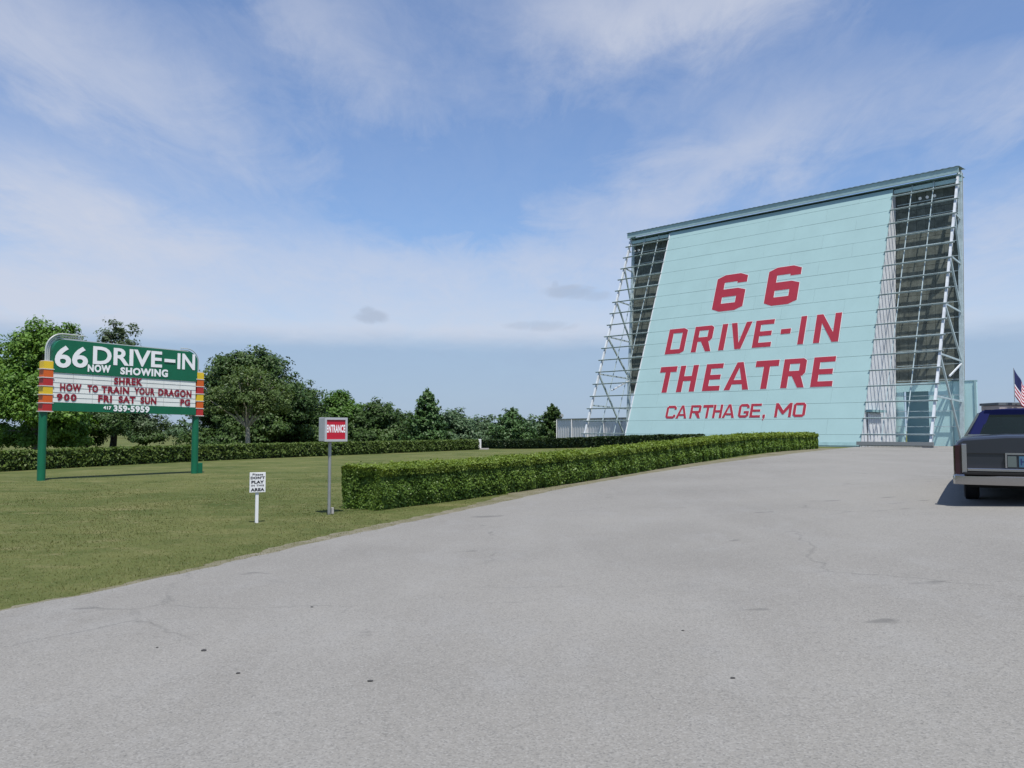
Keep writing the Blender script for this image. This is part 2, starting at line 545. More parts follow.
M['fin'] = mat('pale_fin_metal', (0.612, 0.550, 0.528), 0.4, metal=0.3)
M['tubing'] = mat('neon_tubing_glass', (0.458, 0.475, 0.458), 0.25, metal=0.3)
M['rail_pale'] = mat('pale_letter_rail', (0.34, 0.35, 0.35), 0.5)
M['rail'] = mat('grey_rail', (0.194, 0.211, 0.211), 0.6)
M['galv'] = mat('galvanised_steel', (0.317, 0.326, 0.326), 0.45, metal=0.5, var=0.2, vscale=6)
M['alu'] = mat('aluminium_cabinet', (0.458, 0.466, 0.475), 0.42, metal=0.35, var=0.1, vscale=4)
M['ent_red'] = mat('entrance_red', (0.405, 0.009, 0.026), 0.35)
M['black'] = mat('black_paint', (0.018, 0.018, 0.025), 0.5)
M['white'] = mat('white_paint', (0.651, 0.660, 0.669), 0.5, var=0.06, vscale=5)
M['concrete'] = mat('pale_concrete', (0.333, 0.325, 0.309), 0.85, var=0.2, vscale=8)
M['bark'] = mat('grey_bark', (0.141, 0.123, 0.097), 0.9, var=0.4, vscale=3, bump=0.5, bscale=12)
M['bark_dark'] = mat('dark_bark', (0.048, 0.040, 0.031), 0.9, var=0.4, vscale=3)
M['bark_pale'] = mat('pale_bark', (0.264, 0.246, 0.202), 0.9, var=0.3, vscale=3)
M['leaf_bright'] = leaf_mat('bright_leaves', (0.087, 0.187, 0.028), (0.149, 0.267, 0.044), (0.053, 0.111, 0.021), 0.5)
M['leaf_mid'] = leaf_mat('mid_leaves', (0.062, 0.139, 0.023), (0.105, 0.207, 0.033), (0.040, 0.087, 0.018), 0.5)
M['leaf_dark'] = leaf_mat('dark_leaves', (0.043, 0.086, 0.022), (0.072, 0.125, 0.031), (0.026, 0.053, 0.013), 0.5, 0.2)
M['leaf_olive'] = leaf_mat('olive_leaves', (0.073, 0.123, 0.032), (0.109, 0.158, 0.049), (0.052, 0.089, 0.024), 0.6)
M['leaf_grey'] = leaf_mat('grey_green_leaves', (0.072, 0.115, 0.055), (0.108, 0.155, 0.079), (0.042, 0.071, 0.034), 0.6)
M['needle'] = leaf_mat('conifer_needles', (0.046, 0.102, 0.032), (0.085, 0.159, 0.044), (0.029, 0.066, 0.023), 0.7, 0.12)
M['far_leaf'] = leaf_mat('far_treeline_leaves', (0.061, 0.111, 0.049), (0.091, 0.145, 0.067), (0.042, 0.079, 0.041), 0.25, 0.15)
M['hedge'] = leaf_mat('hedge_leaves', (0.117, 0.199, 0.031), (0.160, 0.246, 0.044), (0.055, 0.113, 0.023), 1.3, 0.28, 0.45, 0.25)
M['hedge_far'] = leaf_mat('far_hedge_leaves', (0.079, 0.125, 0.024), (0.112, 0.161, 0.035), (0.047, 0.081, 0.018), 1.0, 0.2)
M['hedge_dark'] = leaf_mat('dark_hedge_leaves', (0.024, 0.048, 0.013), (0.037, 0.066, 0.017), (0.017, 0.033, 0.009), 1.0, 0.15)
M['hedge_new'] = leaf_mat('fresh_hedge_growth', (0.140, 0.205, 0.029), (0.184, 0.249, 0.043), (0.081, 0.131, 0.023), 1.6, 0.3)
M['hedge_core'] = mat('hedge_inner_twigs', (0.018, 0.026, 0.008), 0.95, var=0.4, vscale=9)
M['grass'] = leaf_mat('grass_blades', (0.074, 0.095, 0.025), (0.112, 0.125, 0.039), (0.169, 0.156, 0.066), 0.8, 0.25)
M['car_paint'] = mat('dark_grey_car_paint', (0.021, 0.025, 0.034), 0.32, metal=0.25, spec=0.5, coat=0.5)
M['vinyl'] = mat('navy_vinyl_roof', (0.004, 0.007, 0.045), 0.75, spec=0.08, bump=0.15, bscale=120)
M['chrome'] = mat('chrome', (0.40, 0.39, 0.39), 0.2, metal=1.0)
M['lamp_red'] = mat('tail_lamp_red', (0.023, 0.004, 0.008), 0.2, coat=0.4)
M['reverse'] = mat('reverse_lamp_lens', (0.10, 0.125, 0.12), 0.25, coat=0.3)
M['rubber'] = mat('tyre_rubber', (0.012, 0.012, 0.014), 0.8)
M['under'] = mat('car_underside', (0.010, 0.010, 0.010), 0.9)
M['plate'] = mat('blue_number_plate', (0.050, 0.121, 0.192), 0.45, var=0.15, vscale=12)
M['plate_ink'] = mat('plate_dark_blue', (0.015, 0.025, 0.10), 0.5)
M['seat_grey'] = mat('grey_seat_cloth', (0.20, 0.21, 0.22), 0.8)
M['flag_red'] = mat('flag_red', (0.36, 0.008, 0.03), 0.8)
M['flag_white'] = mat('flag_white', (0.72, 0.70, 0.72), 0.8)
M['flag_blue'] = mat('flag_blue', (0.012, 0.018, 0.085), 0.8)
M['booth'] = mat('booth_wall', (0.45, 0.44, 0.42), 0.7, var=0.1)
M['booth_fascia'] = mat('booth_fascia', (0.33, 0.29, 0.29), 0.6, var=0.15, vscale=2)
M['booth_roof'] = mat('booth_roof_felt', (0.10, 0.115, 0.13), 0.8)
M['stone'] = mat('dark_stone', (0.045, 0.045, 0.045), 0.9, var=0.3, vscale=30)


def glass_mat():
    mt = bpy.data.materials.new('car_glass')
    mt.use_nodes = True
    b = mt.node_tree.nodes['Principled BSDF']
    b.inputs['Base Color'].default_value = (0.05, 0.075, 0.07, 1)
    b.inputs['Roughness'].default_value = 0.03
    b.inputs['Transmission Weight'].default_value = 0.85
    b.inputs['IOR'].default_value = 1.2
    return mt


M['glass'] = glass_mat()

# ------------------------------------------------------------------ lettering helpers
_deps = None


def curve_to_verts(cu):
    o = bpy.data.objects.new('tmp', cu)
    COL.objects.link(o)
    dg = bpy.context.evaluated_depsgraph_get()
    me = bpy.data.meshes.new_from_object(o.evaluated_get(dg))
    V = [tuple(v.co) for v in me.vertices]
    Fc = [tuple(p.vertices) for p in me.polygons]
    bpy.data.objects.remove(o); bpy.data.meshes.remove(me); bpy.data.curves.remove(cu)
    return V, Fc


def text_verts(body, box=None, bold=0.0, space=1.0, extrude=0.0):
    if bold > 0.03:
        space = 1.12
    cu = bpy.data.curves.new('t', 'FONT')
    cu.body = body; cu.size = 1.0; cu.offset = bold; cu.space_character = space; cu.extrude = extrude
    cu.resolution_u = 4
    V, Fc = curve_to_verts(cu)
    if box:
        x0, y0, x1, y1 = box
        xs = [v[0] for v in V]; ys = [v[1] for v in V]
        ax, ay = min(xs), min(ys)
        sx = (x1 - x0) / (max(xs) - ax); sy = (y1 - y0) / (max(ys) - ay)
        V = [(x0 + (v[0] - ax) * sx, y0 + (v[1] - ay) * sy, v[2]) for v in V]
    return V, Fc


def poly_verts(loops, offset=0.0):
    cu = bpy.data.curves.new('p', 'CURVE')
    cu.dimensions = '2D'; cu.fill_mode = 'BOTH'; cu.offset = offset; cu.extrude = 0.0
    for lp in loops:
        sp = cu.splines.new('POLY')
        sp.points.add(len(lp) - 1)
        for i, p in enumerate(lp):
            sp.points[i].co = (p[0], p[1], 0, 1)
        sp.use_cyclic_u = True
    return curve_to_verts(cu)


def grow(loop, d):
    """mitred outward offset of a closed loop (counter-clockwise = outward)"""
    n = len(loop)
    area = sum(loop[i][0] * loop[(i + 1) % n][1] - loop[(i + 1) % n][0] * loop[i][1] for i in range(n))
    s = 1 if area > 0 else -1
    out = []
    for i in range(n):
        p0, p1, p2 = Vector(loop[i - 1]), Vector(loop[i]), Vector(loop[(i + 1) % n])
        a = (p1 - p0).normalized(); b = (p2 - p1).normalized()
        na = Vector((a.y, -a.x)) * s; nb = Vector((b.y, -b.x)) * s
        m = na + nb
        if m.length < 1e-3:
            m = na
        m.normalize()
        k = d / max(0.45, m.dot(na))
        out.append(tuple(p1 + m * k))
    return out


def glyph(ch, w, h, t):
    c = 0.16 * h
    if ch == 'I':
        return [[(0, 0), (w, 0), (w, h), (0, h)]]
    if ch == '-':
        return [[(0, 0), (w, 0), (w, h), (0, h)]]
    if ch == ',':
        return [[(0.2 * w, 0), (0.55 * w, 0), (w, 0.5 * h), (w, h), (0.1 * w, h), (0.1 * w, 0.45 * h), (0.45 * w, 0.45 * h)]]
    if ch == 'T':
        a = (w - t) / 2
        return [[(a, 0), (a + t, 0), (a + t, h - t), (w, h - t), (w, h), (0, h), (0, h - t), (a, h - t)]]
    if ch == 'H':
        m = h * 0.5 - t * 0.42
        q = t * 0.85
        return [[(0, 0), (t, 0), (t, m), (w - t, m), (w - t, 0), (w, 0), (w, h), (w - t, h), (w - t, m + q), (t, m + q), (t, h), (0, h)]]
    if ch == 'E':
        q = t * 0.82
        m = h * 0.5 - q / 2
        return [[(0, 0), (w, 0), (w, q), (t, q), (t, m), (w * 0.94, m), (w * 0.94, m + q), (t, m + q), (t, h - q), (w, h - q), (w, h), (0, h)]]
    if ch == 'N':
        return [[(0, 0), (t, 0), (t, h * 0.68), (w - t, 0), (w, 0), (w, h), (w - t, h), (w - t, h * 0.34), (t, h), (0, h)]]
    if ch == 'M':
        return [[(0, 0), (t, 0), (t, h * 0.62), (w / 2 - t * .25, h * 0.2), (w / 2 + t * .25, h * 0.2), (w - t, h * 0.62), (w - t, 0), (w, 0), (w, h),
                 (w - t, h), (w / 2, h * 0.48), (t, h), (0, h)]]
    if ch == 'V':
        a = t * 1.05
        return [[(w / 2 - t * 0.55, 0), (w / 2 + t * 0.55, 0), (w, h), (w - a, h), (w / 2, t * 1.15), (a, h), (0, h)]]
    if ch == 'A':
        a = t * 1.02
        y1, y2 = h * 0.20, h * 0.20 + t * 0.72
        # slanted legs from (0,0)/(w,0) to a flat top
        tx = t * 0.52

        def xo(y): return (w / 2 - tx) * y / h
        def xi(y): return a + (w / 2 - a) * y / (h * 0.88)
        return [[(0, 0), (a, 0), (xi(y1), y1), (w - xi(y1), y1), (w - a, 0), (w, 0), (w / 2 + tx, h), (w / 2 - tx, h)],
                [(xi(y2), y2), (w / 2, h * 0.80), (w - xi(y2), y2)]]
    if ch == 'D':
        q = t * 0.85
        return [[(0, 0), (w - c, 0), (w, c * .55), (w, h - c * .55), (w - c, h), (0, h)], [(t, q), (t, h - q), (w - t, h - q), (w - t, q)]]
    if ch == 'O':
        q = t * 0.9
        return [[(c, 0), (w - c, 0), (w, c), (w, h - c), (w - c, h), (c, h), (0, h - c), (0, c)], [(t, q), (t, h - q), (w - t, h - q), (w - t, q)]]
    if ch == 'R':
        q = t * 0.82
        m = h * 0.40
        return [[(0, 0), (t, 0), (t, m), (w * 0.42, m), (w - t * 1.02, 0), (w, 0), (w * 0.80, m), (w * 0.86, m), (w * 0.97, m + c * .7), (w * 0.97, h - c * .5), (w * 0.83, h), (0, h)],
                [(t, m + q), (t, h - q), (w * 0.97 - t, h - q), (w * 0.97 - t, m + q)]]
    if ch == 'C':
        q = t * 0.9
        k = h * 0.30
        return [[(c, 0), (w - c, 0), (w, c), (w, k), (w - t, k), (w - t, q), (t, q), (t, h - q), (w - t, h - q), (w - t, h - k), (w, h - k), (w, h - c), (w - c, h), (c, h), (0, h - c), (0, c)]]
    if ch == 'G':
        q = t * 0.9
        k = h * 0.30
        mg = h * 0.48
        return [[(c, 0), (w - c, 0), (w, c), (w, mg), (w * .5, mg), (w * .5, mg - q * .9), (w - t, mg - q * .9), (w - t, q), (t, q), (t, h - q), (w - t, h - q), (w - t, h - k), (w, h - k), (w, h - c), (w - c, h), (c, h), (0, h - c), (0, c)]]
    if ch == '6':
        cx, cy = w * 0.25, h * 0.085
        q = t * 0.95
        hm = h * 0.60
        return [[(cx, 0), (w - cx, 0), (w, cy), (w, hm - cy * .8), (w - cx, hm), (t, hm), (t, h - q), (w - t * 1.15, h - q), (w - t * 1.15, h - q * 1.22), (w, h - q * 1.22), (w, h - cy), (w - cx, h), (cx, h), (0, h - cy), (0, cy)],
                [(t, q), (t, hm - q), (w - t, hm - q), (w - t, q)]]
    raise ValueError(ch)


# ------------------------------------------------------------------ ground
def sheet(name, poly_fn, mt):
    pass


xs = np.concatenate([[-6000, -2500, -1000, -400, -200, -120, -80, -60], np.arange(-50, 50.01, 1.0), [60, 80, 120, 200, 400, 1000, 2500, 6000]])
ys = np.array([-300, -60, -20, 0, 4, 8, 12, 16, 20, 30, 40, 50, 70, 100, 150, 250, 500, 1000, 2500, 8000.0])
V = [(x, y, g(x)) for y in ys for x in xs]
nx = len(xs)
Fc = [(j * nx + i, j * nx + i + 1, (j + 1) * nx + i + 1, (j + 1) * nx + i) for j in range(len(ys) - 1) for i in range(nx - 1)]
o = MB().add(V, Fc).build('lawn', M['lawn'], smooth=True)
tag(o, kind='structure')

# asphalt drive: left edge traced on the ground, right side runs far out of sight
edge_px = [(0, 613), (100, 592.5), (200, 570.5), (330, 540), (450, 514), (560, 489.5), (640, 475), (700, 466), (740, 460.5), (780, 455.8), (818, 451)]
edge = [at(*p) for p in edge_px]
d0 = (edge[0] - edge[2]).normalized()
edge = [edge[0] + d0 * k for k in (40, 20, 8, 3)] + edge
edge = [Vector((e.x, e.y, 0)) for e in edge] + [Vector((20.6, 49.5, 0)), Vector((21.5, 56, 0))]


def edge_x(y):
    for a, b in zip(edge[:-1], edge[1:]):
        if a.y <= y <= b.y:
            return a.x + (b.x - a.x) * (y - a.y) / (b.y - a.y)
    return edge[-1].x if y > edge[-1].y else edge[0].x


def strip(name, xl_fn, xr_fn, y0, y1, ny, nxs, dz, mt, wob=0.0):
    V, Fc = [], []
    wv = 0.0
    yy = np.linspace(0, 1, ny) ** 1.6 * (y1 - y0) + y0
    for j, y in enumerate(yy):
        wv = (math.sin(y * 5.1) + math.sin(y * 11.7 + 1) * 0.7 + math.sin(y * 23.3 + 2) * .5 + random.uniform(-1, 1) * .6) * wob
        xr = xr_fn(y)
        xl = min(xl_fn(y) + wv, xr - 0.04)
        for i in range(nxs):
            t = (i / (nxs - 1)) ** 1.5
            x = xl + (xr - xl) * t
            V.append((x, y, g(x) + dz))
    for j in range(ny - 1):
        for i in range(nxs - 1):
            Fc.append((j * nxs + i, j * nxs + i + 1, (j + 1) * nxs + i + 1, (j + 1) * nxs + i))
    return MB().add(V, Fc).build(name, mt, smooth=True)


o = strip('asphalt_drive', edge_x, lambda y: 75.0, -12.0, 56.0, 420, 60, 0.014, M['asphalt'], 0.022)
tag(o, kind='structure')


# worn dirt verge between hedge and drive
def verge_l(y):
    return edge_x(y) - 0.10 - 0.25 * sm((y - 7) / 6) - 1.0 * sm((y - 15) / 8)


o = strip('dirt_verge', verge_l, lambda y: edge_x(y) + 0.10, 3.0, 45.0, 420, 6, 0.008, M['dirt'], 0.030)
tag(o, kind='structure')

# ------------------------------------------------------------------ foliage
LEAFQ = np.array([[0, -1, 0], [0.55, 0, 0.12], [0, 1, 0], [-0.55, 0, 0.12]], float)


def leaf_cloud(P, Nrm, size):
    """P (n,3) centres, Nrm (n,3) rough normals, size (n,) half-length -> verts, quads"""
    n = len(P)
    Nn = Nrm / (np.linalg.norm(Nrm, axis=1, keepdims=True) + 1e-9)
    rv = rng.normal(size=(n, 3))
    T = np.cross(Nn, rv); T /= (np.linalg.norm(T, axis=1, keepdims=True) + 1e-9)
    B = np.cross(Nn, T)
    V = (P[:, None, :] + (LEAFQ[None, :, 0, None] * T[:, None, :] + LEAFQ[None, :, 1, None] * B[:, None, :]
                          + LEAFQ[None, :, 2, None] * Nn[:, None, :]) * size[:, None, None])
    V = V.reshape(-1, 3)
    Fq = np.arange(4 * n).reshape(n, 4)
    return V, Fq


def sph(n):
    v = rng.normal(size=(n, 3))
    return v / np.linalg.norm(v, axis=1, keepdims=True)


def crown_points(blobs, clump_r, n_clumps, per, leaf):
    """blobs: list of (centre, radii). Clumps of leaves spread through the outer half of each blob."""
    vol = np.array([b[1][0] * b[1][1] * b[1][2] for b in blobs]) ** 0.75
    pick = rng.choice(len(blobs), n_clumps, p=vol / vol.sum())
    Ps, Ns, Ss = [], [], []
    for i in pick:
        c, r = np.array(blobs[i][0]), np.array(blobs[i][1])
        d = sph(1)[0]
        if d[2] < -0.4: d[2] *= 0.5
        rad = rng.uniform(0.55, 1.04) if rng.random() < 0.75 else rng.uniform(0.2, 0.7)
        cc = c + d * r * rad
        cr = clump_r * rng.uniform(0.55, 1.3)
        k = int(per * rng.uniform(0.6, 1.3))
        dd = sph(k) * (rng.random((k, 1)) ** 0.45) * np.array([cr, cr, cr * 0.65])
        Ps.append(cc + dd)
        Ns.append(dd / cr * 0.8 + d * 0.5 + np.array([0, 0, 0.55]) + rng.normal(size=(k, 3)) * 0.45)
        Ss.append(leaf * rng.uniform(0.6, 1.25, k))
    return np.concatenate(Ps), np.concatenate(Ns), np.concatenate(Ss)


def limb_path(a, b, n=6, sag=0.12):
    a, b = Vector(a), Vector(b)
    L = (b - a).length
    pts = []
    for i in range(n):
        t = i / (n - 1)
        p = a.lerp(b, t)
        p += Vector((random.uniform(-1, 1), random.uniform(-1, 1), random.uniform(-.4, .4))) * sag * L * 0.35 * math.sin(math.pi * t)
        p.z += math.sin(math.pi * t) * sag * L * 0.3
        pts.append(p)
    return pts


def tree(name, label, base, blobs, leafm, barkm, trunk_r=0.18, fork=0.35, clump=0.8, clumps=260, per=45, leaf=0.17, group='trees beyond the lawn', limbs=9):
    """blobs given relative to base"""
    base = Vector(base)
    t = thing(name, label, 'tree', base, group)
    bl = [(np.array(base) + np.array(c), r) for c, r in blobs]
    P, Nn, Sz = crown_points(bl, clump, int(clumps * 1.35), int(per * 1.5), leaf * 0.74)
    Vv, Fq = leaf_cloud(P, Nn, Sz)
    np_mesh('crown', Vv, Fq, leafm, t)
    top = max(c[2] + r[2] * 0.6 for c, r in blobs)
    cx = np.mean([c[0] for c, r in blobs]); cy = np.mean([c[1] for c, r in blobs])
    mb = MB()
    tp = [base + Vector((0, 0, -0.15)), base + Vector((0, 0, 0.25))]
    for i in range(1, 8):
        q = i / 7
        tp.append(base + Vector((cx * q + random.uniform(-.08, .08), cy * q + random.uniform(-.08, .08), 0.25 + (top - 0.25) * q)))
    mb.tube(tp, [trunk_r * 1.5, trunk_r * 1.1] + [trunk_r * (1 - 0.13 * i) for i in range(1, 8)], 9)
    for k in range(limbs):
        c, r = blobs[k % len(blobs)]
        d = sph(1)[0]
        tgt = base + Vector(c) + Vector((d[0] * r[0], d[1] * r[1], abs(d[2]) * r[2])) * 0.8
        q = fork + (0.85 - fork) * random.random() * 0.7
        st = tp[2 + int(q * 6)]
        if tgt.z < st.z + 0.3:
            st = tp[2]
        pts = limb_path(st, tgt)
        mb.tube(pts, [trunk_r * 0.5 * (1 - 0.16 * i) for i in range(len(pts))], 6)
    mb.build('trunk', barkm, t, smooth=True)
    return t


def conifer(name, label, base, h, r, leafm, tiers=18, per=420, leaf=0.20, droop=0.25, group='trees beyond the lawn', power=0.85, skirt=0.06):
    base = Vector(base)
    t = thing(name, label, 'tree', base, group)
    Ps, Ns, Ss = [], [], []
    for i in range(tiers):
        q = i / (tiers - 1)
        z = h * (skirt + (1 - skirt) * q)
        rr = r * (1 - q) ** power * random.uniform(0.82, 1.1) + 0.10
        nb = max(5, int(13 * (1 - q * 0.6)))
        for b in range(nb):
            a = 2 * math.pi * (b + random.random() * 0.8) / nb
            rb = rr * random.uniform(0.72, 1.12)
            k = max(8, int(per / 13 * 1.9 * (0.3 + rb / r)))
            s = rng.random(k) ** 0.55
            side = rng.normal(size=k) * 0.20 * (0.4 + rb * 0.22)
            zz = z - droop * rb * s + 0.22 * rb * s ** 3 + rng.normal(size=k) * 0.10 * (0.6 + 0.4 * r / 2)
            x = np.cos(a) * rb * s - np.sin(a) * side; y = np.sin(a) * rb * s + np.cos(a) * side
            Ps.append(np.stack([base.x + x, base.y + y, base.z + zz], 1))
            Ns.append(np.stack([np.cos(a) * 0.4 + rng.normal(size=k) * 0.5, np.sin(a) * 0.4 + rng.normal(size=k) * 0.5, 0.8 + rng.normal(size=k) * 0.4], 1))
            Ss.append(leaf * 0.74 * rng.uniform(0.55, 1.2, k))
    Vv, Fq = leaf_cloud(np.concatenate(Ps), np.concatenate(Ns), np.concatenate(Ss))
    np_mesh('crown', Vv, Fq, leafm, t)
    mb = MB()
    mb.tube([base + Vector((0, 0, -.1)), base + Vector((0, 0, h * .5)), base + Vector((0.02, 0, h * 0.97))], [0.06 + 0.018 * h, 0.012 * h + .03, 0.02], 8)
    mb.build('trunk', M['bark_dark'], t, smooth=True)
    return t


def hedge(name, label, a, b, depth, hgt, leafm, leaf0, dens, side=1, near_dist=None, group=None, wob=0.03, fresh=None):
    """clipped hedge between ground points a and b (centre line), leaves as real faces over a dark twiggy core"""
    a, b = Vector(a), Vector(b)
    d = Vector((b.x - a.x, b.y - a.y, 0)); L = d.length; d.normalize()
    n = Vector((-d.y, d.x, 0))
    t = thing(name, label, 'hedge', (a.x, a.y, g(a.x)), group)
    core = MB()
    ns = max(4, int(L / 1.5))
    secs = []
    for i in range(ns + 1):
        q = i / ns
        p = a + d * (L * q)
        if i == 0: p = p + d * 0.12
        if i == ns: p = p - d * 0.12
        hw = depth / 2 - 0.10
        sec = []
        for (s, z) in ((-0.78, -0.05), (-1, 0.25), (-1, hgt - 0.12), (1, hgt - 0.12), (1, 0.25), (0.78, -0.05)):
            q2 = p + n * (s * hw)
            sec.append((q2.x, q2.y, g(p.x) + z))
        secs.append(sec)
    core.loft(secs).build('inner_twigs', M['hedge_core'], t, fix=True)
    # leaves: sample faces (two sides, top, two ends)
    Ps, Ns, Ss = [], [], []

    def emit(cnt, fn, nr):
        u, v = rng.random(cnt), rng.random(cnt)
        P, dist = fn(u, v)
        Ps.append(P); Ns.append(np.array(nr)[None, :] * 0.75 + rng.normal(size=(cnt, 3)) * 0.55 + np.array([0, 0, 0.35]))
        Ss.append(leaf0 * rng.uniform(0.6, 1.3, cnt) * np.clip(dist / (near_dist or 1e9), 1.0, 3.0) if near_dist else leaf0 * rng.uniform(0.6, 1.3, cnt))

    gx = np.vectorize(g)
    ph = rng.uniform(0, 6, 6)

    def lump(s, z):
        return wob * (np.sin(s * 2.1 + ph[0]) + np.sin(s * 5.3 + ph[1] + z * 3) + np.sin(s * 9.7 + ph[2] + z * 7) * 0.7)

    def mk(s, off, z):
        x = a.x + d.x * s + n.x * off; y = a.y + d.y * s + n.y * off
        zz = gx(a.x + d.x * s) + z
        return np.stack([x, y, zz], 1), np.hypot(x, y)
    pw = 1.9 if near_dist else 1.0
    for sgn in (1, -1):
        def f(u, v, sgn=sgn):
            s = u ** pw * L; z = v ** 0.9 * hgt
            k = 1 - 0.16 * np.clip(1 - z / 0.28, 0, 1)
            return mk(s, sgn * (depth / 2 * k + lump(s, z) - np.abs(rng.normal(size=len(u))) * 0.055), z)
        emit(int(dens * L * hgt * (1.0 if sgn == side else 0.45)), f, tuple(n * sgn))

    def ftop(u, v):
        s = u ** pw * L; off = (v - 0.5) * depth
        return mk(s, off, hgt + lump(s, off) * 0.8 - np.abs(rng.normal(size=len(u))) * 0.05 + (rng.random(len(u)) > 0.985) * rng.random(len(u)) * 0.07)
    emit(int(dens * L * depth), ftop, (0, 0, 1))
    for q, sg in ((0, -1), (1, 1)):
        def fe(u, v, q=q, sg=sg):
            z = v * hgt
            s = np.full(len(u), q * L) + sg * (lump(u * depth * 2, z) - np.abs(rng.normal(size=len(u))) * 0.05)
            return mk(s, (u - 0.5) * depth, z)
        mult = 3.0 if (near_dist and q == 0) else 1.0
        emit(int(dens * depth * hgt * mult), fe, tuple(d * sg))
    Vv, Fq = leaf_cloud(np.concatenate(Ps), np.concatenate(Ns), np.concatenate(Ss))
    np_mesh('foliage', Vv, Fq, leafm, t)
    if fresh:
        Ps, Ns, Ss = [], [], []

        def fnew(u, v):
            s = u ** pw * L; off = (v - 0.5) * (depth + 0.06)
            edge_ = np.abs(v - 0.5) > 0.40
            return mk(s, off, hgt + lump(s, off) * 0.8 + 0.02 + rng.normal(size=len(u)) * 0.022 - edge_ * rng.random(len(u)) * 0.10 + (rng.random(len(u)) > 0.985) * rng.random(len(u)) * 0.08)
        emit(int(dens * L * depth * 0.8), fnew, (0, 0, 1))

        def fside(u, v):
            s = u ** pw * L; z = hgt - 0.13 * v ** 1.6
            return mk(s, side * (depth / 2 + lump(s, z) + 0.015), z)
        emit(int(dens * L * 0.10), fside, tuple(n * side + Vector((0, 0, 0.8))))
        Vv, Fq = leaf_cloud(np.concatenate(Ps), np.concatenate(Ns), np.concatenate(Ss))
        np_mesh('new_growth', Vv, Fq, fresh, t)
    return t


# near hedge along the drive
h0 = at(379, 511)          # near bottom corner (drive side)
h1 = at(818, 449)          # far bottom corner
hd = Vector((h1.x - h0.x, h1.y - h0.y, 0)).normalized()
hn = Vector((-hd.y, hd.x, 0))
HW = 0.95
hedge('clipped_hedge', 'long bright green clipped hedge along the edge of the grey drive', h0 + hn * HW / 2, h1 + hn * HW / 2, HW, 0.765,
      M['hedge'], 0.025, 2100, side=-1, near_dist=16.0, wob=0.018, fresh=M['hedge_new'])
# hedge across the back of the lawn, left length and the darker right length
l0, l1 = at(-70, 475.5), at(474, 449.6)
hedge('clipped_hedge', 'long low hedge across the back of the lawn, behind the green marquee sign', l0, l1, 1.0, 0.78, M['hedge_far'], 0.075, 330, side=-1, wob=0.02)
r0, r1 = at(485, 448.3), at(700, 446.6)
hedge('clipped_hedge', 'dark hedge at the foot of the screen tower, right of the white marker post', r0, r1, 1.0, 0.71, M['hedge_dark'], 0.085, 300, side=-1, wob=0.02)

# grass blades on the near lawn (one mass nobody could count)
P = []
tries = 900000
xx = rng.uniform(-26, 3, tries); yy = rng.uniform(4.0, 34, tries)
dist = np.hypot(xx, yy)
keep = (rng.random(tries) < np.clip(9.0 / dist, 0, 1) ** 1.5 * np.clip((33 - dist) / 14, 0, 1)) & (np.abs(xx / yy) < 0.72)
ex = np.array([edge_x(v) for v in yy[keep]])
xk, yk = xx[keep], yy[keep]
k2 = xk < ex + 0.03 + rng.normal(size=len(xk)) * 0.07 + 0.06 * np.sin(yk * 4.3) * np.sin(yk * 1.7)
xk, yk = xk[k2], yk[k2]
n = len(xk)
hgt = rng.uniform(0.008, 0.026, n) * (1 + 0.25 * np.sin(xk * 1.7 + 1.3 * np.sin(yk * 0.9)))
ang = rng.uniform(0, 2 * np.pi, n); wd = 0.0028 * np.clip(np.hypot(xk, yk) / 7, 1, 3.0)
gz = np.vectorize(g)(xk)
ca, sa = np.cos(ang), np.sin(ang)
lean = rng.normal(size=(n, 2)) * 0.016
V0 = np.stack([xk - ca * wd, yk - sa * wd, gz - 0.003], 1)
V1 = np.stack([xk + ca * wd, yk + sa * wd, gz - 0.003], 1)
V2 = np.stack([xk + lean[:, 0], yk + lean[:, 1], gz + hgt], 1)
o = np_mesh('grass', np.stack([V0, V1, V2], 1).reshape(-1, 3), np.arange(3 * n).reshape(n, 3), M['grass'])
tag(o, 'short mown grass of the lawn beside the drive', 'grass', kind='stuff')

# ------------------------------------------------------------------ trees beyond the lawn


def px_blob(px, py, rx, ry, D, base, dd=0.0, rd=None):
    """ellipsoid that fills the given pixel box at depth D, relative to base"""
    c = atd(px, py, D + dd)
    k = D / F_PX
    return (tuple(Vector(c) - Vector(base)), (rx * k, (rd if rd else rx) * k, ry * k))


def gbase(px, D):
    p = atd(px, 440, D)
    return Vector((p.x, p.y, g(p.x)))


# big tree at the left edge
D = 52; b = gbase(38, D)
tree('broadleaf_tree', 'big bright green leafy tree behind the left end of the marquee', b,
     [px_blob(42, 372, 40, 48, D, b), px_blob(20, 400, 36, 40, D, b, -1), px_blob(52, 405, 34, 40, D, b, -1.5), px_blob(60, 342, 20, 20, D, b), px_blob(40, 334, 14, 14, D, b), px_blob(24, 350, 20, 20, D, b), px_blob(6, 372, 18, 20, D, b), px_blob(40, 438, 50, 14, D, b, 1.5), px_blob(66, 428, 26, 20, D, b)],
     M['leaf_bright'], M['bark'], 0.26, 0.2, 0.62, 620, 44, 0.15)
D = 58; b = gbase(-30, D)
tree('broadleaf_tree', 'leafy tree cut off by the left edge of the picture', b,
     [px_blob(-25, 385, 44, 48, D, b), px_blob(0, 395, 28, 42, D, b, -1), px_blob(-50, 400, 36, 40, D, b), px_blob(-18, 434, 46, 14, D, b, 1)],
     M['leaf_mid'], M['bark'], 0.26, 0.2, 0.65, 480, 42, 0.17)
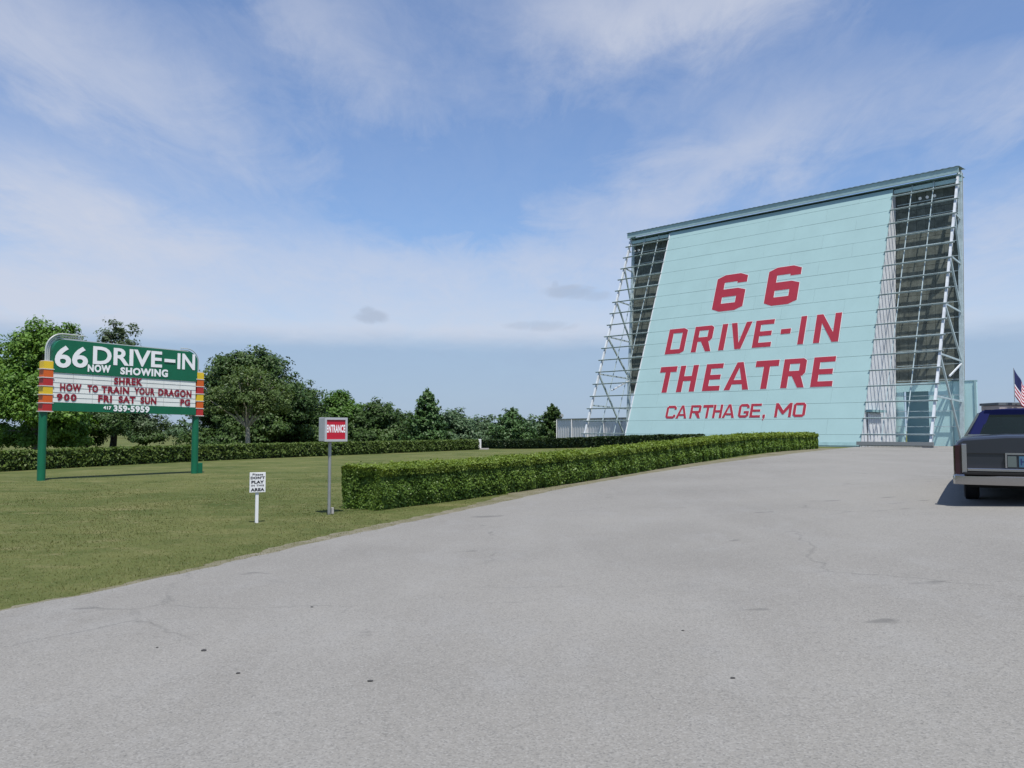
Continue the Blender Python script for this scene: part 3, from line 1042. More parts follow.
# sparse tree above the sign
D = 66; b = gbase(113, D)
tree('broadleaf_tree', 'sparse grey green tree with a dark trunk rising behind the marquee', b,
     [px_blob(119, 345, 20, 27, D, b), px_blob(108, 378, 26, 26, D, b), px_blob(130, 385, 30, 26, D, b), px_blob(112, 412, 36, 18, D, b), px_blob(146, 424, 22, 12, D, b)],
     M['leaf_grey'], M['bark_dark'], 0.26, 0.3, 0.55, 420, 34, 0.16, limbs=14)
D = 62; b = gbase(88, D)
tree('broadleaf_tree', 'low dark green tree under the middle of the marquee board', b,
     [px_blob(80, 418, 34, 26, D, b), px_blob(104, 424, 26, 20, D, b), px_blob(76, 440, 30, 9, D, b)], M['leaf_dark'], M['bark_dark'], 0.16, 0.2, 0.55, 260, 40, 0.15)
D = 80; b = gbase(146, D)
tree('small_tree', 'small round bush of a tree seen under the right half of the marquee', b,
     [px_blob(146, 437, 17, 10, D, b)], M['leaf_dark'], M['bark_dark'], 0.1, 0.3, 0.5, 110, 34, 0.15)
# big round group right of the sign
D = 74; b = gbase(248, D)
tree('broadleaf_tree', 'tallest dense round dark tree, right of the marquee', b,
     [px_blob(248, 388, 46, 40, D, b), px_blob(222, 408, 30, 34, D, b), px_blob(282, 402, 30, 38, D, b), px_blob(258, 366, 26, 17, D, b), px_blob(236, 370, 22, 20, D, b), px_blob(255, 425, 50, 20, D, b), px_blob(240, 440, 58, 11, D, b)],
     M['leaf_dark'], M['bark_dark'], 0.34, 0.2, 0.8, 760, 46, 0.20)
D = 64; b = gbase(248, D)
tree('broadleaf_tree', 'olive green tree with a pale forked trunk in front of the round dark tree', b,
     [px_blob(246, 392, 30, 26, D, b), px_blob(226, 404, 24, 22, D, b), px_blob(270, 402, 24, 24, D, b)],
     M['leaf_olive'], M['bark_pale'], 0.20, 0.1, 0.5, 330, 26, 0.13, limbs=16)
D = 78; b = gbase(306, D)
tree('broadleaf_tree', 'dark tree sloping down from the tall round tree towards the red sign', b,
     [px_blob(304, 410, 20, 28, D, b), px_blob(292, 420, 24, 26, D, b), px_blob(316, 424, 16, 20, D, b), px_blob(308, 437, 32, 11, D, b)], M['leaf_dark'], M['bark_dark'], 0.2, 0.2, 0.75, 330, 44, 0.19)
D = 84; b = gbase(341, D)
tree('broadleaf_tree', 'mid green bushy tree directly behind the red sign box', b,
     [px_blob(338, 412, 17, 22, D, b), px_blob(352, 420, 16, 18, D, b), px_blob(330, 424, 16, 18, D, b), px_blob(342, 402, 9, 12, D, b), px_blob(342, 436, 28, 12, D, b)], M['leaf_mid'], M['bark_dark'], 0.2, 0.2, 0.7, 300, 44, 0.20)
D = 82; b = gbase(378, D)
tree('broadleaf_tree', 'dark rounded tree right of the red sign box', b,
     [px_blob(378, 418, 20, 17, D, b), px_blob(364, 428, 17, 15, D, b), px_blob(392, 427, 16, 15, D, b), px_blob(378, 438, 32, 10, D, b)], M['leaf_dark'], M['bark_dark'], 0.2, 0.2, 0.7, 320, 44, 0.20)
D = 96; b = gbase(400, D)
tree('broadleaf_tree', 'small dark tree between the round conifer and the pointed conifer', b, [px_blob(401, 425, 14, 14, D, b), px_blob(394, 430, 12, 12, D, b)],
     M['leaf_dark'], M['bark_dark'], 0.15, 0.2, 0.7, 120, 38, 0.2)
D = 80; b = gbase(427, D)
conifer('pointed_conifer', 'tall pointed conifer in the middle of the tree line', b, (447 - 392) * D / F_PX, 25 * D / F_PX, M['needle'], 20, 520, 0.21, 0.2, power=0.62)
D = 112; b = gbase(452, D)
tree('broadleaf_tree', 'ragged far tree just right of the pointed conifer', b, [px_blob(451, 420, 14, 13, D, b), px_blob(462, 427, 12, 11, D, b), px_blob(442, 428, 12, 12, D, b), px_blob(455, 437, 24, 10, D, b)],
     M['far_leaf'], M['bark_dark'], 0.2, 0.2, 0.9, 200, 36, 0.26)
D = 120; b = gbase(479, D)
tree('broadleaf_tree', 'far round tree above the white marker post', b, [px_blob(479, 426, 13, 11, D, b), px_blob(487, 431, 10, 9, D, b), px_blob(468, 432, 10, 9, D, b), px_blob(480, 438, 22, 9, D, b)],
     M['far_leaf'], M['bark_dark'], 0.2, 0.2, 0.9, 170, 36, 0.27)
D = 78; b = gbase(512, D)
conifer('broad_conifer', 'broad bluish spruce standing alone above the dark hedge', b, (447 - 411) * D / F_PX, 27 * D / F_PX, M['needle'], 14, 520, 0.18, 0.05, power=0.6)
D = 100; b = gbase(552, D)
conifer('pointed_conifer', 'slim conifer beside the left end of the pale metal fence', b, (447 - 412) * D / F_PX, 15 * D / F_PX, M['leaf_dark'], 14, 420, 0.24, 0.1, power=0.42)
D = 108; b = gbase(538, D)
tree('broadleaf_tree', 'low far tree between the spruce and the slim conifer', b, [px_blob(540, 431, 14, 8, D, b), px_blob(530, 434, 12, 7, D, b)], M['far_leaf'], M['bark_dark'], 0.15, 0.2, 0.7, 110, 34, 0.24)
# far woods that read as one mass
Ps, Ns, Ss = [], [], []
for i in range(93):
    x = -150 + i * 1.75 + random.uniform(-1, 1)
    y = 205 + random.uniform(-6, 14)
    hh = random.uniform(4.2, 7.0) * (0.8 + 0.25 * math.sin(i * 0.31) + 0.15 * math.sin(i * .83))
    P, Nn, Sz = crown_points([((x, y, g(x) + hh * 0.5), (2.4, 2.2, hh * 0.55))], 0.9, 26, 14, 0.42)
    Ps.append(P); Ns.append(Nn); Ss.append(Sz)
Vv, Fq = leaf_cloud(np.concatenate(Ps), np.concatenate(Ns), np.concatenate(Ss))
o = np_mesh('far_woods', Vv, Fq, M['far_leaf'])
tag(o, 'low dark line of far woods along the horizon', 'woods', kind='stuff')

# ------------------------------------------------------------------ screen tower
X0, Y0, ZB, TH_, TILT = 26.936, 49.953, 0.661, 0.7969, 0.0667
H, LEN, B0, BT, U1, U2 = 16.989, 24.677, 5.750, 0.354, 3.815, 20.766
DV = Vector((-math.sin(TH_), math.cos(TH_), 0)); NV = Vector((-math.cos(TH_), -math.sin(TH_), 0)); ZV = Vector((0, 0, 1))
KS = (BT - TILT * H - B0) / H
O0 = Vector((X0, Y0, ZB))


def back(u, z, off=0.0):
    return O0 + DV * u - NV * (TILT * z) + ZV * z + NV * off


def front(u, z, off=0.0):
    return O0 + NV * (B0 + KS * z) + DV * u + ZV * z + FN * off


SV = (ZV + NV * KS)                  # up the slope, per metre of height
FN = (NV - ZV * KS).normalized()     # outward normal of the sloped face
SLEN = SV.length
tower = thing('screen_tower', 'huge teal drive-in screen tower with red lettering and open steel frames', 'screen tower', O0 + DV * LEN / 2)

# sloped teal panels: one course per seam with a real gap
rows = [0.0] + [0.72 + 0.953 * k for k in range(17)] + [16.55]
mb = MB()
GAP = 0.008
rnd_prev = None
joints = {}
for i in range(len(rows) - 1):
    z0, z1 = rows[i] + (GAP if i else 0), rows[i + 1] - GAP
    us_ = [U1] + [U1 + (U2 - U1) * (q + 0.5 * (i % 2)) / 4 for q in range(0 if i % 2 else 1, 4)] + [U2]
    for ua, ub in zip(us_[:-1], us_[1:]):
        mb.box(front((ua + ub) / 2, (z0 + z1) / 2, -0.03 + random.uniform(-.004, .004)), DV * ((ub - ua) / 2 - 0.004), SV * (z1 - z0) / 2, FN * 0.03)
mb.build('facing_panels', M['teal'], tower)
MB().box(front((U1 + U2) / 2, 16.55 / 2, -0.10), DV * ((U2 - U1) / 2 - 0.02), SV * 16.5 / 2, FN * 0.03).build('backing_sheet', M['seam'], tower)
# pale edge trim on the left side and a base board
MB().bar(front(U2 + 0.03, 0.0, -0.02), front(U2 + 0.03, 16.5, -0.02), 0.06, 0.12, FN).build('edge_trim', M['white_sheet'], tower)
MB().box(front((U1 + U2) / 2, 0.16, 0.02), DV * (U2 - U1) / 2, SV * 0.10, FN * 0.02).build('base_board', M['teal_dark'], tower)


def put_letters(name, items, t, z0, z1, outline, parent):
    """items: (char, u_left, u_right, zlo, zhi)"""
    red, wht = MB(), MB()
    ex, ey = -DV, SV.normalized()
    for ch, ul, ur, a, c in items:
        w, h = ul - ur, (c - a) * SLEN
        loops = glyph(ch, w, h, t)
        for k, (mbx, dz) in enumerate(((red, 0.022), (wht, 0.010))):
            lp = loops if k == 0 else [grow(loops[0], outline)] + [grow(q, -outline) for q in loops[1:]]
            try:
                Vv, Fc = poly_verts(lp)
            except Exception:
                continue
            o0 = front(ul, a)
            vs = [o0 + ex * v[0] + ey * v[1] + FN * dz for v in Vv]
            mbx.add(vs, Fc)
    o = red.build(name, M['red'], parent)
    wht.build('letter_outline', M['white_line'], o)
    return o


r1_, r2_ = 9.40, 12.16
put_letters('number_lettering', [('6', 15.60, 13.18, r1_, r2_)], 0.66, 0, 0, 0.03, tower)
put_letters('number_lettering', [('6', 11.58, 9.21, r1_, r2_)], 0.66, 0, 0, 0.03, tower)
a, c = 6.52, 8.42
put_letters('title_lettering', [('D', 18.85, 17.25, a, c), ('R', 16.65, 15.05, a, c), ('I', 14.45, 14.02, a, c), ('V', 13.75, 12.17, a, c), ('E', 11.89, 10.53, a, c),
                                ('-', 9.97, 9.27, 7.32, 7.66), ('I', 8.68, 8.28, a, c), ('N', 7.63, 5.99, a, c)], 0.42, 0, 0, 0.026, tower)
a, c = 3.67, 5.57
put_letters('title_lettering', [('T', 18.91, 17.49, a, c), ('H', 17.21, 15.73, a, c), ('E', 15.11, 13.77, a, c), ('A', 13.43, 11.60, a, c), ('T', 11.35, 9.70, a, c),
                                ('R', 9.36, 7.78, a, c), ('E', 7.37, 5.97, a, c)], 0.44, 0, 0, 0.026, tower)
a, c = 1.80, 2.70
put_letters('place_lettering', [('C', 17.66, 16.84, a, c), ('A', 16.80, 15.92, a, c), ('R', 15.70, 14.84, a, c), ('T', 14.74, 13.95, a, c), ('H', 14.00 - .08, 13.22, a, c),
                                ('A', 13.18, 12.27, a, c), ('G', 12.02, 11.26, a, c), ('E', 11.18, 10.42, a, c), (',', 10.28, 10.08, 1.62, 1.98), ('M', 9.45, 8.33, a, c), ('O', 8.24, 7.42, a, c)],
            0.19, 0, 0, 0.02, tower)

# side wall of the wedge (right), white ribbed sheet with a teal foot


def ribbed(P00, P10, P01, P11, n, amp, nrm):
    """ribbed sheet between two bottom points and two top points"""
    V, Fc = [], []
    for i in range(n + 1):
        t = i / n
        off = nrm * (amp if i % 4 in (1, 2) else 0)
        V += [P00.lerp(P10, t) + off, P01.lerp(P11, t) + off]
    for i in range(n):
        Fc.append((2 * i, 2 * i + 2, 2 * i + 3, 2 * i + 1))
    return V, Fc


mb = MB()
us = U1 + 0.05
V, Fc = [], []
nrib = 60
for i in range(nrib + 1):
    q = i / nrib
    dpt = B0 * q                       # distance in front of the back plane's foot
    # height at which the sloped face is at this distance
    zt = min(16.4, (dpt - B0) / KS)
    # start above the back plane
    off = -DV * (0.004 if i % 4 in (1, 2) else 0)
    V += [O0 + DV * us + NV * (dpt - 0.10) + off + ZV * 0.02, O0 + DV * us + NV * (dpt - 0.10) + ZV * max(0.05, zt - 0.05) + off]
for i in range(nrib):
    Fc.append((2 * i, 2 * i + 2, 2 * i + 3, 2 * i + 1))
# part of the wall behind the foot line: between leaning back plane and z
for i in range(0):
    pass
mb.add(V, Fc)
# triangle between the foot line and the leaning back plane
zk = 16.4
k = 8
V2, F2 = [], []
for i in range(k + 1):
    q = i / k
    dpt = -TILT * 16.4 * q
    zlo = 16.4 * q
    zhi = min(16.45, (dpt - B0) / KS)
    V2 += [O0 + DV * us + NV * (dpt - 0.10) + ZV * zlo, O0 + DV * us + NV * (dpt - 0.10) + ZV * zhi]
for i in range(k):
    F2.append((2 * i + 2, 2 * i, 2 * i + 1, 2 * i + 3))
mb.add(V2, F2)
mb.build('side_wall', M['white_sheet'], tower)
# left side wall of the wedge
mb = MB()
V, Fc = [], []
for i in range(nrib + 1):
    q = i / nrib
    dpt = B0 * q
    zt = min(16.4, (dpt - B0) / KS)
    off = DV * (0.004 if i % 4 in (1, 2) else 0)
    V += [O0 + DV * (U2 - .05) + NV * (dpt - 0.10) + off + ZV * 0.02, O0 + DV * (U2 - .05) + NV * (dpt - 0.10) + ZV * max(0.05, zt - 0.05) + off]
for i in range(nrib):
    Fc.append((2 * i, 2 * i + 1, 2 * i + 3, 2 * i + 2))
mb.add(V, Fc)
mb.build('side_wall', M['white_sheet'], tower)
# service door in the right side wall
dp0, dp1 = 2.6, 4.5
dc = O0 + DV * (us - 0.10) + NV * ((dp0 + dp1) / 2)
dr = MB().box(dc + ZV * 1.0, NV * (dp1 - dp0) / 2, DV * 0.03, ZV * 1.0).build('service_door', M['white_sheet'], tower)
s_ = MB()
for i in range(7):
    s_.box(dc - DV * 0.045 + NV * ((i - 3) * 0.27) + ZV * 1.0, NV * 0.03, DV * 0.015, ZV * 0.98)
s_.build('door_rib', M['white'], dr)
MB().box(dc + ZV * 2.12 - DV * 0.12, NV * 1.15, DV * 0.18, ZV * 0.07).build('door_canopy', M['teal_dark'], tower)

# dark weathered cladding of the screen (its back), upright sheets on the leaning frame
ZC = 3.95
mb = MB()
rs = np.random.default_rng(3)
zrow = ZC
nrow = 7
hr = (16.9 - ZC) / nrow
for r_ in range(nrow):
    z0, z1 = ZC + hr * r_ + 0.01, ZC + hr * (r_ + 1) - 0.01
    nc = 46
    for c_ in range(nc):
        u0, u1_ = -0.12 + (LEN + .24) * c_ / nc + 0.008, -0.12 + (LEN + .24) * (c_ + 1) / nc - 0.008
        j = rs.uniform(-0.006, 0.006)
        mb.box(back((u0 + u1_) / 2, (z0 + z1) / 2, -0.16 + j), DV * (u1_ - u0) / 2, (ZV - NV * TILT) * (z1 - z0) / 2, NV * 0.02)
mb.build('screen_cladding', M['cladding'], tower)
MB().box(back(LEN / 2, (ZC + 16.9) / 2, -0.26), DV * (LEN + .2) / 2, (ZV - NV * TILT) * (16.9 - ZC) / 2, NV * 0.02).build('screen_face', M['white'], tower)

# frames: masts (rear), sloped legs (front), rafters
for u in (0.0, LEN):
    MB().bar(back(u, 0, 0), back(u, H, 0), 0.22, 0.20, NV).build('mast', M['steel'], tower)
    m_ = MB()
    m_.bar(front(u, 0, -0.1), front(u, H - 0.1, -0.1), 0.13, 0.15, NV)
    m_.build('sloped_leg', M['steel_white'], tower)
    MB().box(front(u, 0.0, -0.1) + ZV * 0.02, DV * 0.3, NV * 0.35, ZV * 0.12).build('footing', M['concrete'], tower)
for (ua, ub) in ((0.0, U1), (U2, LEN)):
    for q in (0.36, 0.70):
        u = ua + (ub - ua) * q if ua == 0 else ub - (ub - ua) * q
        MB().bar(front(u, 0.3, -0.1), front(u, H - 0.4, -0.1), 0.04, 0.06, FN).build('rafter', M['steel'], tower)
# purlins across the open bays, on the sloped plane, and girts on the rear plane
levels = [0.10] + rows[1:-1]
for z in levels:
    for (ua, ub) in ((-0.22, U1 + 0.02), (U2 - 0.0, LEN + 0.28)):
        m_ = MB()
        m_.bar(front(ua, z, 0.03), front(ub, z, 0.03), 0.085, 0.03, FN)
        m_.bar(front(ua, z, 0.08), front(ub, z, 0.08), 0.02, 0.08, FN)
        m_.build('purlin', M['steel'], tower)
for k in range(17):
    z = 1.2 + 0.953 * k
    for (ua, ub) in ((-0.12, U1 - 0.1), (U2 + 0.1, LEN + 0.12)):
        MB().bar(back(ua, z, 0.06), back(ub, z, 0.06), 0.035, 0.05, NV).build('girt', M['steel'], tower)
# bracing in the plane of each end frame
brace_levels = [2.95, 5.4, 8.4, 11.4, 14.2]
for u in (0.0, LEN):
    for i, z in enumerate(brace_levels):
        MB().bar(front(u, z, -0.15), back(u, z - 0.25, 0.05), 0.07, 0.10).build('strut', M['steel'], tower)
    for z, zl in ((5.4, 0.1), (8.4, 5.2), (11.4, 8.2), (14.2, 11.2)):
        MB().bar(front(u, z - 0.1, -0.15), back(u, zl, 0.05), 0.10, 0.11).build('diagonal_brace', M['steel'], tower)
    a_, b_ = back(u, 5.0, 0.05), front(u, 3.3, -0.15)
    MB().bar(a_, a_.lerp(b_, 0.5), 0.08, 0.08).build('knee_brace', M['steel_white'], tower)
# cornice along the top
zt = H
ctop = front(0, zt).lerp(front(0, zt), 0)
mb = MB()
cu0, cu1 = -0.12, LEN + 0.15
MB().box(front((cu0 + cu1) / 2, 16.98, 0) + NV * 0.33 - ZV * 0.06, DV * (cu1 - cu0) / 2, NV * 0.04, ZV * 0.20).build('fascia', M['fascia'], tower)
for ua, ub in ((-0.2, U1 - 0.02), (U2 + 0.02, LEN + 0.2)):
    MB().box(front((ua + ub) / 2, 16.98, 0) - ZV * 0.62, DV * (ub - ua) / 2, NV * 0.08, ZV * 0.12).build('header_beam', M['fascia'], tower)
MB().box(O0 + DV * (cu0 + cu1) / 2 + NV * (B0 + KS * 16.98 - 0.35) + ZV * (16.98 - 0.30), DV * (cu1 - cu0) / 2, NV * 0.5, ZV * 0.02).build('soffit', M['teal_dark'], tower)
V, Fc = [], []
nc = 260
for i in range(nc + 1):
    u = cu0 - 0.05 + (cu1 - cu0 + .1) * i / nc
    zz = 0.02 if i % 4 in (1, 2) else 0.0
    p = O0 + DV * u + NV * (B0 + KS * 16.98)
    V += [p + NV * 0.42 + ZV * (16.98 + 0.15 + zz), p - NV * 0.95 + ZV * (16.98 + 0.22 + zz), p + NV * 0.42 + ZV * (16.98 + 0.12 + zz)]
for i in range(nc):
    Fc.append((3 * i, 3 * i + 3, 3 * i + 4, 3 * i + 1)); Fc.append((3 * i + 2, 3 * i + 5, 3 * i + 3, 3 * i))
MB().add(V, Fc).build('cap_roof', mat('blue_grey_cap', (0.22, 0.30, 0.36), 0.5, metal=0.2), tower)
# dark kerb rail at the foot of the right bay
MB().bar(front(-0.3, 0.10, 0.35), front(U1 + 0.05, 0.10, 0.35), 0.12, 0.20).build('base_rail', M['rail'], tower)
# pair of floodlights under the cornice at either end
for u in (1.1, 23.3):
    for j in range(3):
        p = front(u + j * 0.42, 15.35, 0.22)
        MB().tube([p, p + NV * 0.12 - ZV * 0.03], [0.06, 0.10], 8).build('floodlight', M['white'], tower)

# teal boundary wall standing in line behind the right end of the tower
wl = thing('boundary_wall', 'pale teal wall in line behind the right end of the screen tower', 'wall', back(0, 0, -0.6))
mb = MB()
zt_ = ZC - 0.02


def wallseg(u0, u1, z0, z1, off, th=0.10):
    mb.box(O0 + DV * (u0 + u1) / 2 + NV * (off - .30) + ZV * (z0 + z1) / 2, DV * (u1 - u0) / 2, NV * th, ZV * (z1 - z0) / 2)


wallseg(-0.75, 1.95, -0.3, zt_, -0.18)
wallseg(3.45, 7.5, -0.3, zt_, -0.18)
wallseg(1.95, 3.45, 3.4, zt_, -0.18)
mb.build('wall_panel', M['wall_teal'], wl)
mb = MB()
wallseg(1.6, 3.8, -0.3, zt_ - 0.1, -1.7)
mb.build('alcove_back', M['teal'], wl)
mb = MB()
for u in (-0.70, 0.6):
    wallseg(u - 0.05, u + 0.05, -0.3, zt_ + 0.03, -0.05, 0.04)
wallseg(-0.77, 1.95, zt_, zt_ + 0.05, -0.18, 0.13)
mb.build('capping', M['teal'], wl)

# pale ribbed fence left of the tower
fa, fb = atd(557.5, 437, 78), atd(660, 437, 66)
fa.z = g(fa.x); fb.z = g(fb.x)
fd = (fb - fa); fL = Vector((fd.x, fd.y, 0)).length; fdn = Vector((fd.x, fd.y, 0)).normalized(); fn = Vector((fdn.y, -fdn.x, 0))
fen = thing('metal_fence', 'pale grey ribbed metal fence left of the tower, behind the steel frame', 'fence', fa)
V, Fc = [], []
nr = 150
for i in range(nr + 1):
    p = fa + fdn * (fL * i / nr) + fn * (0.018 if i % 4 in (1, 2) else 0)
    V += [(p.x, p.y, fa.z - .2), (p.x, p.y, fa.z + 2.28)]
for i in range(nr):
    Fc.append((2 * i, 2 * i + 2, 2 * i + 3, 2 * i + 1))
MB().add(V, Fc).build('ribbed_sheet', M['fence'], fen)
MB().bar(Vector((fa.x, fa.y, fa.z + 2.32)) + fn * .03, Vector((fa.x, fa.y, fa.z + 2.32)) + fdn * fL + fn * .03, 0.12, 0.08).build('top_rail', M['galv'], fen)
for i in range(7):
    p = fa + fdn * (fL * i / 6)
    MB().bar((p.x + fn.x * .09, p.y + fn.y * .09, fa.z - .2), (p.x + fn.x * .09, p.y + fn.y * .09, fa.z + 2.28), 0.08, 0.08).build('fence_post', M['fence'], fen)
lp = Vector((fa.x, fa.y, fa.z + 2.36)) + fdn * 0.5
lt = thing('flood_lamp', 'small dark lamp on top of the left end of the pale fence', 'lamp', lp)
MB().tube([lp, lp + ZV * 0.22], 0.03, 8).build('stem', M['rail'], lt)
MB().tube([lp + ZV * 0.22 - fdn * .1, lp + ZV * 0.30 + fdn * 0.28], [0.08, 0.16], 10).build('lamp_head', M['rail'], lt)

# white marker post in the gap between the hedges
p = at(479.5, 449.5)
mp_ = thing('marker_post', 'short white post standing in the gap between the two back hedges', 'post', p)
MB().box(p + ZV * 0.40, (0.14, 0, 0), (0, 0.14, 0), (0, 0, 0.42)).build('shaft', M['white'], mp_, bevel=0.02)
MB().box(p + ZV * 0.03, (0.75, 0, 0), (0, 0.35, 0), (0, 0, 0.07)).build('base_slab', M['concrete'], mp_, bevel=0.01)

# ------------------------------------------------------------------ marquee sign
DL, DR = 25.0, 28.9
mL = atd(52.5, 402, DL); mR = atd(195.4, 407.4, DR)
mdir = Vector((mR.x - mL.x, mR.y - mL.y, 0)); MW = mdir.length; mdir.normalize()
mn = Vector((mdir.y, -mdir.x, 0))                 # towards the viewer
mz = (mR.z - mL.z) / MW                            # the board hangs very slightly out of level
mup = ZV
zWB = mL.z                                         # bottom of the white board at its left end
rr = DR / DL


def mk(xz, yz):
    """enlarged-crop pixel (4.267x, origin 20,310) -> (along, height) on the board"""
    a_ = (xz - 140.0) / 610.0
    t = a_ / (rr - a_ * (rr - 1))
    top = 125 + (xz - 150) * 0.0924; bot = 430 + (xz - 140) * 0.0328
    v = (yz - bot) / (top - bot)
    return t * MW, v * 2.17 - 0.26


def mpt(s, h, off=0.0):
    return Vector((mL.x, mL.y, zWB)) + mdir * s + ZV * (h + mz * s) + mn * (off - 0.13)


def mtext(name, words, mt, parent, off, bold, ext=0.004):
    for body, x0, x1, yt0, yt1, yb0, yb1 in words:
        # corners in crop px: top at left/right, bottom at left/right
        s0, hb0 = mk(x0, yb0); s1, hb1 = mk(x1, yb1)
        _, ht0 = mk(x0, yt0); _, ht1 = mk(x1, yt1)
        Vv, Fc = text_verts(body, (0, 0, 1, 1), bold, 1.0, ext)
        vs = []
        for v in Vv:
            s = s0 + (s1 - s0) * v[0]
            hb = hb0 + (hb1 - hb0) * v[0]; ht = ht0 + (ht1 - ht0) * v[0]
            vs.append(mpt(s, hb + (ht - hb) * v[1], off + v[2]))
        MB().add(vs, Fc).build(name, mt, parent)


mq = thing('marquee_sign', 'green and white drive-in marquee on two green posts with striped end pylons', 'marquee sign', (mpt(MW / 2, 0).x, mpt(MW / 2, 0).y, g(mL.x)))
hT = 2.17 - 0.26
# header board with rounded upper corners
prof = []
rc = 0.34
hd0, hd1 = 0.90, hT
sL, sR = -0.02, MW + 0.05
prof += [(sL, hd0), (sR, hd0)]
for i in range(9):
    a_ = i / 8 * math.pi / 2
    prof.append((sR - rc + rc * math.cos(a_), hd1 - rc + rc * math.sin(a_)))
for i in range(9):
    a_ = math.pi / 2 + i / 8 * math.pi / 2
    prof.append((sL + rc + rc * math.cos(a_), hd1 - rc + rc * math.sin(a_)))
MB().loft([[mpt(s, h, -0.14) for s, h in prof], [mpt(s, h, 0.14) for s, h in prof]]).build('header_board', M['green'], mq, fix=True)


def mbox(mb, s0, s1, h0, h1, o0, o1):
    c = (mpt((s0 + s1) / 2, (h0 + h1) / 2, (o0 + o1) / 2))
    return mb.box(c, (mdir + ZV * mz) * (s1 - s0) / 2, ZV * (h1 - h0) / 2, mn * (o1 - o0) / 2)


mbox(MB(), 0, MW, 0, 0.897, -0.12, 0.12).build('letter_board', M['panel_white'], mq)
mb = MB()
for i in range(1, 6):
    h = 0.897 * i / 6
    mbox(mb, 0, MW, h - 0.0045, h + 0.0045, 0.121, 0.127)
for i in range(1, 8):
    s = MW * i / 8
    mbox(mb, s - 0.004, s + 0.004, 0, 0.897, 0.1215, 0.126)
mb.build('letter_rail', M['rail_pale'], mq)
mbox(MB(), -0.02, MW + 0.02, -0.26, -0.003, -0.14, 0.14).build('footer_board', M['green'], mq)
mtext('name_lettering', [('6', 143, 213, 153, 155, 246, 250), ('6', 217, 285, 157, 160, 246, 249), ('DRIVE', 306, 602, 155, 178, 232, 247), ('IN', 668, 743, 184, 189, 252, 257)], M['letter_white'], mq, 0.147, 0.024)
mb = MB()
s0, h0 = mk(612, 222); s1, h1 = mk(658, 212)
mbox(mb, s0, s1, min(h0, h1), max(h0, h1), 0.14, 0.165)
mb.build('hyphen', M['letter_white'], mq)
mtext('showing_lettering', [('NOW', 285, 383, 233, 237, 265, 270), ('SHOWING', 425, 628, 245, 255, 276, 288)], M['letter_white'], mq, 0.147, 0.045)
mtext('film_lettering', [('SHREK', 400, 522, 289, 293, 319, 325), ('HOW', 170, 262, 314, 318, 346, 350), ('TO', 287, 333, 321, 323, 351, 353), ('TRAIN', 347, 465, 325, 331, 355, 361),
                         ('YOUR', 487, 575, 332, 336, 361, 366), ('DRAGON', 590, 732, 337, 345, 367, 376)], M['letter_red'], mq, 0.1335, 0.045, 0.0015)
mtext('times_lettering', [('9', 157, 182, 357, 358, 387, 388), ('0', 188, 212, 358, 359, 388, 389), ('0', 217, 242, 359, 360, 389, 390), ('FRI', 334, 393, 364, 367, 394, 397), ('SAT', 421, 494, 368, 371, 397, 401),
                          ('SUN', 515, 583, 372, 375, 401, 405), ('PG', 685, 727, 381, 383, 410, 412)], M['letter_red'], mq, 0.1335, 0.045, 0.0015)
mtext('phone_lettering', [('417', 357, 390, 411, 412, 425, 427), ('359', 400, 458, 407, 409, 434, 437), ('5959', 472, 553, 410, 413, 437, 441)], M['letter_white'], mq, 0.150, 0.045, 0.006)
s0, h0 = mk(465, 424)
mb = MB(); mbox(mb, s0 - 0.03, s0 + 0.03, h0 - 0.03, h0 + 0.03, 0.14, 0.152); mb.build('number_dot', M['letter_white'], mq)
# striped pylons and posts
for (xz0, xz1, yt, yb, pxl, pyb) in ((82, 138, 222, 432, 95, 728), (752, 783, 265, 452, 754, 692)):
    if xz0 < 400:
        sc = -0.145; wdt = 0.28; s_post = -0.20
    else:
        sc = MW + 0.17; wdt = 0.26; s_post = MW + 0.10
    hb, ht = -0.28, 1.24
    py_ = MB(); mbox(py_, sc - wdt / 2 + .02, sc + wdt / 2 - .02, hb, ht, -0.12, 0.12)
    pyo = py_.build('striped_pylon', M['fin'], mq)
    cols = ['sred', 'orange', 'yellow', 'sred', 'orange', 'yellow']
    bh = (ht - hb) / 6
    for i, cname in enumerate(cols):
        b_ = MB(); mbox(b_, sc - wdt / 2, sc + wdt / 2, hb + bh * i + 0.008, hb + bh * (i + 1) - 0.022, -0.14, 0.14)
        b_.build('colour_band', M[cname], pyo)
        f_ = MB(); mbox(f_, sc - wdt / 2 - 0.04, sc + wdt / 2 + 0.03, hb + bh * i - 0.018, hb + bh * i + 0.010, -0.15, 0.15)
        f_.build('fin', M['fin'], pyo)
    pt = mpt(s_post, hb)
    gz_ = g(pt.x) - 0.2
    MB().tube([(pt.x, pt.y, gz_), (pt.x, pt.y, pt.z + 0.004)], 0.115, 16).build('post', M['green'], mq, smooth=True)
pt = mpt(MW + 0.10 + 0.20, -0.3, -0.05)
MB().box((pt.x, pt.y, g(pt.x) + 0.16), mdir * 0.10, mn * 0.08, ZV * 0.20).build('junction_box', M['green'], mq, bevel=0.01)
